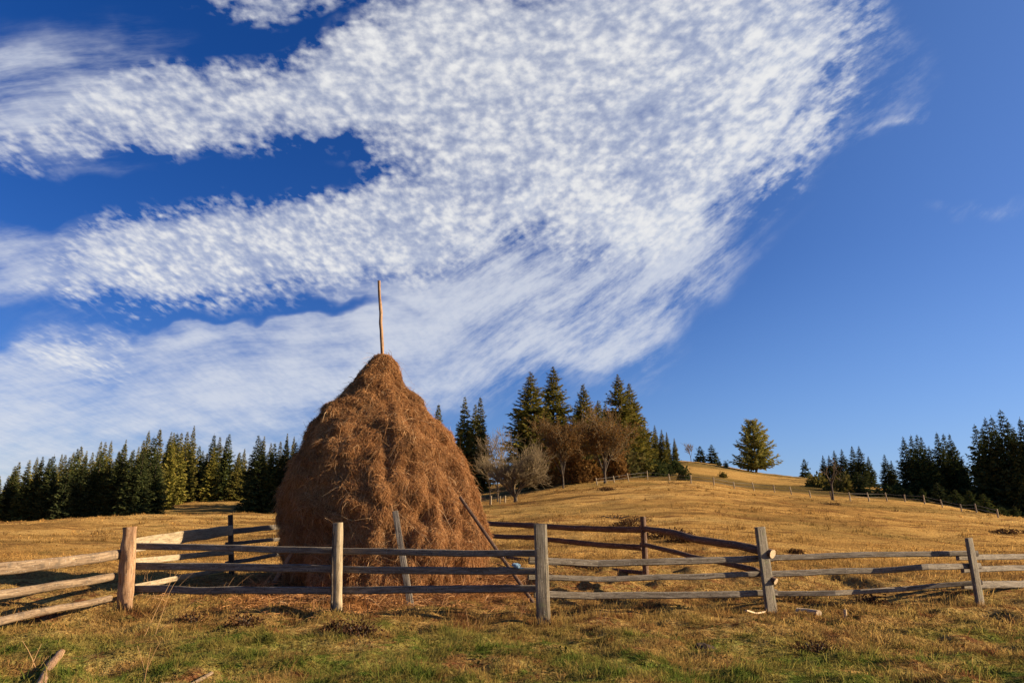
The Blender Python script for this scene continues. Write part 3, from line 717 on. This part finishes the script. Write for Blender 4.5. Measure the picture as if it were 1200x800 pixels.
for k, (px, tip, D) in enumerate([(366,518,106),(377,505,112),(388,495,103),(400,482,108),(412,472,101),(424,466,106),(437,462,103),(450,464,109),(464,466,102),(478,476,107),(490,484,103)]):  # hidden spruces, added and raised to cast shade on the left forest
    tree('narrow', k, px, tip, D, 'unseen spruce directly behind the haystack, added to shade the left forest', 'spruces hidden behind the haystack', width=1.2)
CT_ = [(514,473,130,'narrow','lone spruce top showing just over the right shoulder of the haystack'),(545,465,118,'narrow','left of the two slender spruces standing right of the haystack'),(557,474,126,'narrow','shorter spruce half hidden behind the two slender spruces right of the haystack'),(563,465,117,'narrow','right of the two slender spruces behind the bare bushy tree'),
       (622,436,112,'broad','big ragged spruce at the left end of the tall central clump, with bare branch tips'),(648,430,118,'broad','tallest spruce of the central clump, behind the rusty tree'),(683,450,122,'broad','dark pointed spruce in the middle of the central clump'),(701,469,128,'broad','lower spruce in the gap of the central clump, behind the brown tree'),(709,472,132,'narrow','slim spruce top in the gap of the central clump'),(724,439,112,'broad','tall dark spruce at the right end of the central clump'),(737,449,116,'broad','second peak at the right end of the central clump, just right of the tall one'),
       (745,500,112,'broad','short bushy spruce at the right foot of the central clump'),(755,494,150,'narrow','first of the spruces descending the ridge right of the central clump'),(767,498,155,'narrow','second of the spruces descending the ridge right of the central clump'),(775,503,150,'narrow','third of the spruces descending the ridge right of the central clump'),(781,506,158,'narrow','fourth of the spruces descending the ridge right of the central clump'),(790,513,152,'narrow','last and lowest of the spruces descending the ridge right of the central clump')]
for k, (px, tip, D, kd, lab) in enumerate(CT_):
    tree(kd, k, px, tip, D, lab, 'spruces on the hill behind the field', width=1.25 if kd == 'narrow' else (1.75 if k == 4 else 1.6))
tree('larch', 0, 881, 492, 158, 'broad yellow-green conical tree standing alone on the ridge', None, 'larch_tree', 'larch tree', width=1.38)
tree('small', 0, 820, 522, 175, 'left of two small dark spruces on the skyline right of the descending spruces', 'young spruces', width=1.35)
tree('small', 1, 833.5, 520.5, 175, 'right of two small dark spruces on the skyline', 'young spruces', width=1.35)
tree('small', 0, 942, 537, 172, 'tiny lone spruce on the skyline between the yellow-green tree and the right wood', 'young spruces', width=1.0)
RT = [(964,533,150),(971,533,146),(977,527,150),(986,526,146),(998,522,140),(1006,522,136),(1017,534,146),(1036,532,150),(1044,539,148),(1058,511,122),(1067,509,126),(1074,509,120),(1079,511,128),(1088,522,119),(1097,506,122),(1105,508,128),(1112,508,120),(1117,518,126),(1126,535,118),(1142,497,112),(1150,500,118),(1154,489,110),(1161,487,116),(1172,480,108),(1180,492,114),(1187,500,110),(1195,489,106),(1208,482,108),(1222,476,106),(1240,480,108)]
for k, (px, tip, D) in enumerate(RT):
    part_ = 'sparse' if px < 1050 else ('middle' if px < 1135 else 'tallest')
    lab = {'sparse': 'dark spruce of the low sparse clump at right, {} treetop from its left', 'middle': 'dark dense spruce of the middle clump at right, {} treetop from its left', 'tallest': 'tall dark spruce of the clump at the right edge, {} treetop from its left'}[part_]
    b0 = {'sparse': 0, 'middle': 9, 'tallest': 19}[part_]
    tree('skirt', k, px, tip, D, lab.format(nth(k-b0)), 'spruces of the right wood', width=1.05 if part_ != 'sparse' else 1.15)
for k, (px, tip, D) in enumerate([(1010,556,103),(1004,552,108),(960,556,120),(1028,568,104),(1080,572,104),(1098,565,102),(1119,573,99),(1152,578,98),(1188,592,97),(1066,575,106),(1135,574,100)]):
    tree('small', k, px, tip, D, f'small bushy young spruce behind the hillside fence at right, {nth(k)} counted roughly by size' if False else ['dark round young spruce above the leaning bare sapling','dark young spruce beside the round one near the bare sapling','small young spruce at the left foot of the sparse clump','low young spruce beside the dark round one, behind the fence','low young spruce under the middle clump, left one','pointed young spruce under the middle clump','young spruce at the right foot of the middle clump','small young spruce at the left foot of the tallest clump','lowest young spruce at the right edge, by the end of the fence','low spreading young spruce left of the middle clump foot','young spruce in the gap between the middle and tallest clumps'][k], 'young spruces', width=1.7)

# ------------------------------------------------------------------ bare and leafy broadleaf trees
def broadleaf(seed, Ht, spread, stems, trunk_h, trunk_r, levels=4, leaf=0, leaf_size=.16, kids=(6, 5, 5), upw=.35, twig_r=.012, first=.9):
    g = np.random.default_rng(seed); tk, cr, lf = MB(), MB(), MB(); ends = []
    def seg(mb, P, r0, r1, n, sd): tube(mb, P, r0, r0, (.3, .9, .1), 2, n, .05, sd, np.linalg.norm(P[-1]-P[0])/3+.01, r1/r0)
    def grow(p, d, L, r, lev):
        pts = [p]; q = p.copy(); dd = d.copy(); m = 4
        for k in range(m):
            dd = dd + g.normal(0, .13, 3) + np.array([0, 0, upw*.12]); dd /= np.linalg.norm(dd)
            q = q + dd*L/m; pts.append(q.copy())
        pts = np.array(pts); r1 = max(r*.45, twig_r*.6)
        seg(tk if lev <= 1 else cr, pts, r, r1, 6 if lev <= 1 else 3, int(g.integers(999)))
        if lev >= levels: ends.append(pts); return
        for k in range(kids[min(lev, len(kids)-1)]):
            s = g.uniform(.3, 1); j = min(int(s*m), m-1); b = pts[j] + (pts[j+1]-pts[j])*(s*m-j)
            ax = np.cross(dd, g.normal(0, 1, 3)); ax /= np.linalg.norm(ax)
            nd = dd*.8 + ax*g.uniform(.45, .95) + [0, 0, .15]; nd /= np.linalg.norm(nd)
            grow(b, nd, L*g.uniform(.5, .72), max(r*.5, twig_r), lev+1)
    base = np.array([0, 0, -.2])
    for k in range(stems):
        a = k/stems*6.283 + g.normal(0, .3); sp = spread*g.uniform(.5, 1.1)
        if trunk_h > 0:
            if k == 0: seg(tk, np.array([base, [0.03, 0, trunk_h*.5], [0, .02, trunk_h]]), trunk_r, trunk_r*.75, 8, 1)
            p = np.array([0, 0, trunk_h*g.uniform(.75, 1)]); r = trunk_r*.55
        else: p = base + [math.cos(a)*.15, math.sin(a)*.15, 0]; r = trunk_r
        d = np.array([math.cos(a)*sp, math.sin(a)*sp, 1]); d /= np.linalg.norm(d)
        grow(p, d, (Ht-trunk_h)*first*g.uniform(.5, .75), r, 1)
    if leaf:
        E = np.concatenate(ends); k = g.integers(0, len(E), leaf); P = E[k] + g.normal(0, .14, (leaf, 3))
        d = g.normal(0, 1, (leaf, 3)); d /= np.linalg.norm(d, axis=1)[:, None]; s = np.cross(d, g.normal(0, 1, (leaf, 3))); s /= np.linalg.norm(s, axis=1)[:, None]
        l = leaf_size*g.uniform(.6, 1.4, leaf)[:, None]
        V = np.stack([P, P+d*l*.5+s*l*.35, P+d*l, P+d*l*.5-s*l*.35], 1); b = np.arange(leaf)*4
        lf.add(V.reshape(-1, 3), np.stack([b, b+1, b+2, b+3], 1), np.repeat(np.clip(g.normal(.5, .25, leaf), 0, 1), 4))
    return tk, cr, lf
def place_broad(name, label, cat, base, D, parts, leafmat='rust', group=None, sc=1., trunkmat='bark', twigmat='twig'):
    q = at(*base, D); z = float(H(q[0], D)); r = thing(name, label, cat, (q[0], D, z), group); r.scale = (sc, sc, sc)
    tk, cr, lf = parts
    if tk.n: link('trunk', tk.mesh('trunk', M[trunkmat], True), r)
    if lf.n:
        c = link('crown', lf.mesh('crown', M[leafmat]), r)
        if cr.n: link('branches', cr.mesh('branches', M[twigmat], True), r)
    elif cr.n: link('crown', cr.mesh('crown', M[twigmat], True), r)
    return r
place_broad('bare_tree', 'wide bare bushy tree with thin brown twigs and short dark trunk at field edge', 'bare tree', (604, 588), 70, broadleaf(301, 5.1, 1.25, 9, .5, .22, 4, 0, kids=(0, 9, 7, 6), twig_r=.014, first=.95, upw=.5), group='bare broadleaf trees')
place_broad('leafy_tree', 'round rusty orange autumn tree in front of the tallest spruce', 'autumn tree', (660, 572), 92, broadleaf(302, 8.6, .36, 7, 1.6, .13, 4, 15000, .17, kids=(0, 7, 6, 4), twig_r=.014, first=.95), group='autumn broadleaf trees')
place_broad('leafy_tree', 'brown half-bare autumn tree right of the rusty one, with a leaning dark trunk', 'autumn tree', (709, 568), 94, broadleaf(303, 9.2, .46, 8, 1.4, .22, 4, 11000, .17, kids=(0, 8, 6, 4), twig_r=.016, first=.95), group='autumn broadleaf trees')
place_broad('bare_tree', 'pale slender bare tree rising behind the wide bare bushy tree', 'bare tree', (583, 588), 84, broadleaf(304, 8.6, .28, 5, 3.0, .10, 4, 0, kids=(0, 5, 5, 4), twig_r=.016), group='bare broadleaf trees')
place_broad('bare_tree', 'thin bare tree at the left side of the wide bushy one, beside the pale posts', 'bare tree', (574, 590), 76, broadleaf(305, 5.6, .4, 4, 1.6, .07, 4, 0, kids=(0, 5, 4, 4), twig_r=.014), group='bare broadleaf trees')
place_broad('bare_tree', 'crooked bare sapling standing alone by the hillside fence at right', 'bare tree', (977, 591), 88, broadleaf(306, 5.6, .3, 3, 2.4, .14, 3, 0, kids=(0, 4, 4), twig_r=.02), group='bare broadleaf trees')
place_broad('bare_tree', 'tiny bare tree on the skyline just left of the two small spruces', 'bare tree', (810, 544), 170, broadleaf(307, 4.6, .3, 4, 1.2, .09, 3, 0, kids=(0, 6, 5), twig_r=.03), group='bare broadleaf trees')
def bush(label, px, py, D, w, h, n, seed, mat='bush', group='shrubs on the hillside', name='shrub'):
    g = np.random.default_rng(seed); q = at(px, py, D); z = float(H(q[0], D))
    u = g.normal(0, 1, (n, 3)); u /= np.linalg.norm(u, axis=1)[:, None]; u *= (g.random(n)**.45)[:, None]; u[:, 2] = np.abs(u[:, 2])
    k = 1 + .45*vn(u[:, 0]*2.5, u[:, 1]*2.5, u[:, 2]*2.5, seed=seed)
    P = u*k[:, None]*[w/2, w/2.6, h]
    d = u + g.normal(0, .6, (n, 3)); d /= np.linalg.norm(d, axis=1)[:, None]; s = np.cross(d, g.normal(0, 1, (n, 3))); s /= np.linalg.norm(s, axis=1)[:, None]
    l = (min(w, h*2)*.13*g.uniform(.6, 1.5, n))[:, None]
    V = np.stack([P, P+d*l*.5+s*l*.28, P+d*l, P+d*l*.5-s*l*.28], 1); b = np.arange(n)*4
    r = thing(name, label, name.replace('_', ' '), (q[0], D, z), group)
    mb = MB(); mb.add(V.reshape(-1, 3), np.stack([b, b+1, b+2, b+3], 1), np.repeat(np.clip(g.normal(.5, .25, n), 0, 1), 4))
    link('foliage', mb.mesh('foliage', M[mat]), r)
    st = MB()
    for j in range(4):
        a = j*1.6; tube(st, np.array([[0, 0, -.1], [math.cos(a)*w*.12, math.sin(a)*w*.1, h*.4], [math.cos(a)*w*.2, math.sin(a)*w*.15, h*.75]]), .03*w**.5, .03*w**.5, (.3, .9, 0), 2, 5, .05, j, .3, .4)
    link('stem', st.mesh('stem', M['bark'], True), r)
    return r
for k, (px, py, D, w, h, lab) in enumerate([
    (632,572,100,5.5,4.2,'olive leafy shrub under the big ragged spruce, right of the bare bushy tree'),(648,571,104,4.5,3.6,'olive shrub between the ragged spruce and the rusty tree'),(688,571,102,5.0,3.2,'low olive shrub between the rusty and the brown tree'),(730,566,104,5.0,4.5,'tall shrub right of the brown autumn tree'),(745,562,108,4.5,3.2,'shrub at the right foot of the central clump'),
    (769,557,110,3.4,2.4,'dark round shrub on the bank right of the central clump, left one'),(779,556,112,3.0,1.9,'dark round shrub on the bank right of the central clump, right one'),(790,553,125,3.6,2.0,'flat dark shrub under the descending spruces'),(801,560,100,1.9,1.8,'upright dark shrub above the hillside fence'),(847,556,120,1.4,.9,'tiny green shrub on the open slope left of the yellow-green tree'),(843,543,165,1.0,1.2,'tiny dark shrub on the skyline left of the yellow-green tree'),(851,549,160,1.2,1.4,'small reddish shrub on the skyline beside the yellow-green tree'),
    (958,572,118,3.6,2.0,'olive shrub at the left foot of the sparse clump'),(984,578,108,4.0,2.2,'yellowish shrub behind the crooked bare sapling'),(1046,582,108,4.2,1.8,'low green shrub between the dark round spruce and the middle clump'),(1174,603,98,4,1.3,'dark shrub at the foot of the tallest clump')]):
    bush(lab, px, py, D, w, h, 900, 400+k, 'dark_spruce' if 'dark' in lab else 'bush')
for k, (px, py, w, h, lab) in enumerate([(722,606,3.6,.16,'long low dark clump of dead weeds in the field, behind the back fence'),(745,608,2.2,.15,'short dark clump of dead weeds left of the dark back post'),(735,617,1.6,.22,'dark dead weeds level with the top back rail'),(783,630,1.9,.24,'dark tussock of dead weeds right of the dark back post'),(800,634,1.1,.2,'small tail of dead weeds beside the dark tussock'),(1180,627,2.4,.25,'dark dead weeds in the field at the right edge'),(932,650,.5,.14,'small dark tuft in the field above the right rails'),(972,592,3.,.25,'dark patch of dead weeds at the foot of the crooked sapling'),(712,576,2.2,.3,'dark patch of weeds below the brown autumn tree')]):
    D = hit(px, py)[1]; bush(lab, px, py, D, w, h*1.25, 900, 500+k, 'weed', 'clumps of dead weeds in the field', 'weed_clump')
for k, (px, py, w, h, lab) in enumerate([(420,752,.55,.16,'reddish dead plant clump in the grass below the pale split post'),(395,745,.4,.13,'brown dead plant clump at the foot of the pale split post'),(285,742,.4,.14,'reddish dead plant clump in the grass right of the thick log post'),(225,728,.5,.12,'dark dead plants in the grass by the thick log post'),(935,708,.7,.12,'dark brown tussock right of the leaning plank post'),(1020,712,.6,.16,'straggly dead tussock between the two leaning plank posts'),(955,757,.5,.10,'brown tussock in the lower right grass')]):
    D = hit(px, py)[1]; bush(lab, px, py, D, w, h, 380, 520+k, 'weed', 'clumps of dead weeds near the fence', 'weed_clump')
for k, (px, py, w, h, lab) in enumerate([(676,571,3.6,4.6,'russet shrub between the two autumn trees, in front of the spruces'),(646,572,3.0,3.6,'russet shrub at the left foot of the rusty autumn tree'),(698,571,2.6,2.6,'low russet shrub at the left of the brown autumn tree trunk'),(724,567,3.2,5.0,'tall russet shrub touching the right side of the brown autumn tree')]):
    bush(lab, px, py, 97+k, w, h, 1400, 560+k, 'rust')
# tall dry stalks
mb = MB(); g = np.random.default_rng(77)
for px, py, h in [(178,748,.75),(182,705,.5),(200,700,.55),(168,700,.45),(262,700,.4),(520,712,.35),(700,735,.3),(560,735,.25),(372,716,.3),(1010,715,.35),(43,790,.28),(165,795,.35),(610,725,.3),(420,700,.4),(442,700,.45),(300,700,.4)]:
    for j in range(3):
        q = hit(px + g.normal(0, 5), py); l = h*g.uniform(.6, 1.1); d = np.array([g.normal(.25, .35), g.normal(0, .2), 1])
        P = np.array([q, q + d*l*.5, q + d*l*.85 + [d[0]*.06, 0, 0], q + d*l + [d[0]*.2*l, 0, -.06*l]])
        tube(mb, P, .0035, .0035, (.1, 1, 0), 2, 4, 0, 1, .08, .5, tint=.9)
tag(link('dry_stalks', mb.mesh('dry_stalks', M['hay'])), kind='stuff')

# ------------------------------------------------------------------ sky, sun, camera
SUN_EL, SUN_AZ = R(20.5), R(93.5)
W = bpy.data.worlds.new('World'); SC.world = W; W.use_nodes = True
nt = W.node_tree; nt.nodes.clear(); t = NT(nt)
sky = t.n('TexSky', sky_type='NISHITA'); sky.sun_disc = False; sky.sun_elevation = SUN_EL; sky.sun_rotation = SUN_AZ
sky.air_density = 1.0; sky.dust_density = 1.6; sky.ozone_density = 3.5; sky.altitude = 900
hs = t.n('HueSaturation'); hs.inputs['Saturation'].default_value = 1.3; hs.inputs['Value'].default_value = .95; hs.inputs['Hue'].default_value = .512; t.l(sky.outputs[0], hs.inputs['Color'])
dirv = t.n('TexCoord').outputs['Generated']
sx = t.n('SeparateXYZ'); t.l(dirv, sx.inputs[0]); dxs, dys, dzs = sx.outputs
yc = t.math('MAXIMUM', dys, .02); zc = t.math('ADD', t.math('MAXIMUM', dzs, 0), .06)
cb = t.n('CombineXYZ'); t.l(t.math('DIVIDE', dxs, yc), cb.inputs[0]); t.l(t.math('DIVIDE', dzs, yc), cb.inputs[1]); pq = cb.outputs[0]
qq = t.math('ADD', t.math('MAXIMUM', t.math('DIVIDE', dzs, yc), 0), .14)
cb = t.n('CombineXYZ'); t.l(t.math('DIVIDE', t.math('DIVIDE', dxs, yc), qq), cb.inputs[0]); t.l(t.math('MULTIPLY', t.math('LOGARITHM', qq, math.e), 1.15), cb.inputs[1]); uv = cb.outputs[0]
def nvec(vec, scale, detail, amt):
    o = t.n('TexNoise', noise_dimensions='2D'); t.l(vec, o.inputs['Vector']); o.inputs['Scale'].default_value = scale; o.inputs['Detail'].default_value = detail
    return t.vec('SCALE', t.vec('SUBTRACT', o.outputs['Color'], (.5, .5, .5)), amt)
pqd = t.vec('ADD', pq, nvec(pq, 3.2, 2, .16)); pqd = t.vec('ADD', pqd, nvec(pq, 11, 3, .055))
pqd = t.vec('MULTIPLY', pqd, (1, 1, 0))
pqf = t.vec('ADD', pq, nvec(pq, 2.5, 1, .05))
def PQ(px, py): d = ray(px, py); return np.array([d[0]/d[1], d[2]/d[1]])
def blobs(lst):
    acc = None
    for px, py, rx, ry, ang, w in lst:
        c = PQ(px, py); a = R(ang); e1 = PQ(px + rx*math.cos(a)*.5, py - rx*math.sin(a)*.5) - c; e2 = PQ(px - ry*math.sin(a)*.5, py - ry*math.cos(a)*.5) - c
        mp = t.n('Mapping', vector_type='TEXTURE'); t.l(pqd, mp.inputs[0])
        mp.inputs[1].default_value = (*c, 0); mp.inputs[2].default_value = (0, 0, math.atan2(e1[1], e1[0]))
        mp.inputs[3].default_value = (max(np.linalg.norm(e1)*2, 1e-3), max(np.linalg.norm(e2)*2, 1e-3), 1)
        gr = t.n('TexGradient', gradient_type='SPHERICAL'); t.l(mp.outputs[0], gr.inputs[0])
        v = t.math('MULTIPLY', t.math('POWER', gr.outputs['Fac'], .8), w)
        acc = v if acc is None else t.math('ADD', acc, v)
    return acc
def noise2(vec, scale, detail=3, rough=.55, dist=0.):
    o = t.noise(vec, scale, detail, rough, dist); o.node.noise_dimensions = '2D'; return o
PUFF = [(690,110,330,180,0,1.5),(800,50,290,120,25,1.1),(610,225,220,100,0,.9),(790,190,220,110,20,.8),(620,50,200,110,0,.8),
        (300,112,265,62,8,1.5),(450,95,120,90,0,.7),(110,140,140,60,10,.5),(300,0,150,30,0,1.1),(300,300,290,80,4,1.5),(260,305,190,50,4,.8),(430,262,130,55,5,.8),(180,330,180,60,5,.6),(910,60,150,120,40,.6),(530,15,110,50,0,.6),(70,415,140,28,3,.7),(-10,165,60,30,-40,.8)]
VEIL = [(110,430,330,60,3,.95),(40,500,400,100,4,1.9),(20,550,360,70,6,1.5),(30,510,180,50,6,.7),(350,425,340,50,4,.7),(560,365,330,150,14,1.1),(670,325,260,100,20,.65),(480,440,220,60,10,.5),(285,490,170,12,4,.7),(40,330,120,60,0,.6),(60,80,170,70,5,.75),(840,240,190,90,35,.55),(960,90,140,110,45,.65),(1045,128,70,12,38,.4),(1175,246,95,14,0,.36),(130,195,90,30,-25,.45),(700,385,180,40,18,.5),(300,379,220,10,3,-.9),(50,130,170,70,0,.75),(40,300,170,60,0,.6),(70,235,150,30,5,-.7),(340,200,190,45,5,-.8),(370,40,190,40,10,-.6),(470,530,200,60,0,-.4)]
puff_m = blobs(PUFF); veil_m = blobs(VEIL)
# altocumulus puffs on the cloud layer
wv1 = nvec(uv, 5, 3, .065); wv2 = nvec(uv, 30, 2, .010)
uvd = t.vec('ADD', t.vec('ADD', uv, wv1), wv2)
def cells(scale, sm):
    vo = t.n('TexVoronoi', feature='SMOOTH_F1', voronoi_dimensions='2D'); t.l(uvd, vo.inputs['Vector']); vo.inputs['Scale'].default_value = scale; vo.inputs['Smoothness'].default_value = sm
    return t.math('SUBTRACT', .45, vo.outputs['Distance'])
c1, c2 = cells(25, .5), cells(52, .5)
nz1 = noise2(uv, 5, 4, .6); nz2 = noise2(uv, 40, 5, .60)
det = t.math('ADD', t.math('ADD', t.math('MULTIPLY', c1, .75), t.math('MULTIPLY', c2, .42)), t.math('MULTIPLY', t.math('SUBTRACT', nz2, .5), 1.5))
det = t.math('ADD', det, t.math('MULTIPLY', t.math('SUBTRACT', nz1, .5), 1.7))
# fibres: ice streaks drawn out along the wind
fib = noise2(t.scale(t.scale(pqf, (1, 1, 1), rot=(0, 0, R(-38))), (2.6, 10, 1)), 2.0, 6, .7, .0)
fib2 = noise2(t.scale(t.scale(pqf, (1, 1, 1), rot=(0, 0, R(-7))), (1.8, 9, 1)), 1.7, 6, .66, .0)
mixf = t.step(sx.outputs[0], -.22, .02)
fibm = t.n('Mix'); t.l(mixf, fibm.inputs[0]); t.l(fib2, fibm.inputs[2]); t.l(fib, fibm.inputs[3]); fibre = t.math('SUBTRACT', fibm.outputs[0], .5)
right = t.step(sx.outputs[0], .10, .42)
det = t.math('ADD', det, t.math('MULTIPLY', fibre, t.math('ADD', .6, t.math('MULTIPLY', right, 1.7))))
env = t.step(puff_m, .0, 1.45)
puff = t.math('ADD', t.math('MULTIPLY', env, 1.0), t.math('MULTIPLY', det, t.math('SUBTRACT', 1.15, t.math('MULTIPLY', env, .70))))
pm = t.n('MapRange'); t.l(puff, pm.inputs[0]); pm.inputs[1].default_value = .08; pm.inputs[2].default_value = 1.32
puff = t.math('MULTIPLY', t.math('POWER', pm.outputs[0], 1.1), t.step(puff_m, .0, .6))
venv = t.math('ADD', veil_m, t.math('MULTIPLY', puff_m, .18))
vd = t.math('ADD', t.math('MULTIPLY', t.math('MINIMUM', venv, 1.25), .66), t.math('MULTIPLY', fibre, t.math('ADD', 2.0, t.math('MULTIPLY', mixf, 1.0))))
vd = t.math('ADD', vd, t.math('MULTIPLY', t.math('SUBTRACT', nz1, .5), .7))
veil = t.math('MULTIPLY', t.math('MULTIPLY', t.step(vd, -.15, 1.25), .86), t.step(venv, .0, .85))
dens = t.math('SUBTRACT', 1, t.math('MULTIPLY', t.math('SUBTRACT', 1, puff), t.math('SUBTRACT', 1, veil)))
CLOUD = 7.6
cc = t.mix(t.step(det, -.5, .5), (.70*CLOUD, .75*CLOUD, .86*CLOUD), (.97*CLOUD, .97*CLOUD, .97*CLOUD))
cc = t.mix(t.math('MULTIPLY', t.math('SUBTRACT', 1, puff), .75), cc, (.74*CLOUD, .79*CLOUD, .90*CLOUD))
blue = t.mix(1., hs.outputs[0], (.95, .92, 1.12), 'MULTIPLY')
haze = t.math('ADD', t.math('MULTIPLY', t.step(sx.outputs[0], -.10, .70), .19), t.math('MULTIPLY', t.step(dzs, .38, .02), .24))
haze = t.math('MULTIPLY', haze, t.step(sx.outputs[0], -.55, .35))
blue = t.mix(haze, blue, (.36*CLOUD, .66*CLOUD, 1.15*CLOUD))
fin = t.mix(t.math('MULTIPLY', dens, .96), blue, cc)
bg = t.n('Background'); t.l(fin, bg.inputs[0]); bg.inputs[1].default_value = .05
wo = t.n('OutputWorld'); t.l(bg.outputs[0], wo.inputs[0])

sl = bpy.data.lights.new('sun', 'SUN'); sl.energy = 5.0; sl.angle = R(.53); sl.color = (1, .81, .57)
so = bpy.data.objects.new('sun', sl); COL.objects.link(so)
sd = Vector((math.sin(SUN_AZ)*math.cos(SUN_EL), math.cos(SUN_AZ)*math.cos(SUN_EL), math.sin(SUN_EL)))
so.rotation_euler = sd.to_track_quat('Z', 'Y').to_euler(); so.location = (30, -5, 30)

cam = bpy.data.cameras.new('camera'); cam.sensor_width = 36; cam.lens = 36*F/1200; cam.clip_start = .1; cam.clip_end = 8000
co = bpy.data.objects.new('camera', cam); COL.objects.link(co); co.location = (0, 0, CAM_Z); co.rotation_euler = (math.pi/2 + TH, 0, 0)
SC.camera = co
vs = SC.view_settings; vs.view_transform = 'Standard'; vs.look = 'None'; vs.exposure = 1.22; vs.gamma = 1
SC.cycles.max_bounces = 5; SC.cycles.diffuse_bounces = 3; SC.cycles.transparent_max_bounces = 4
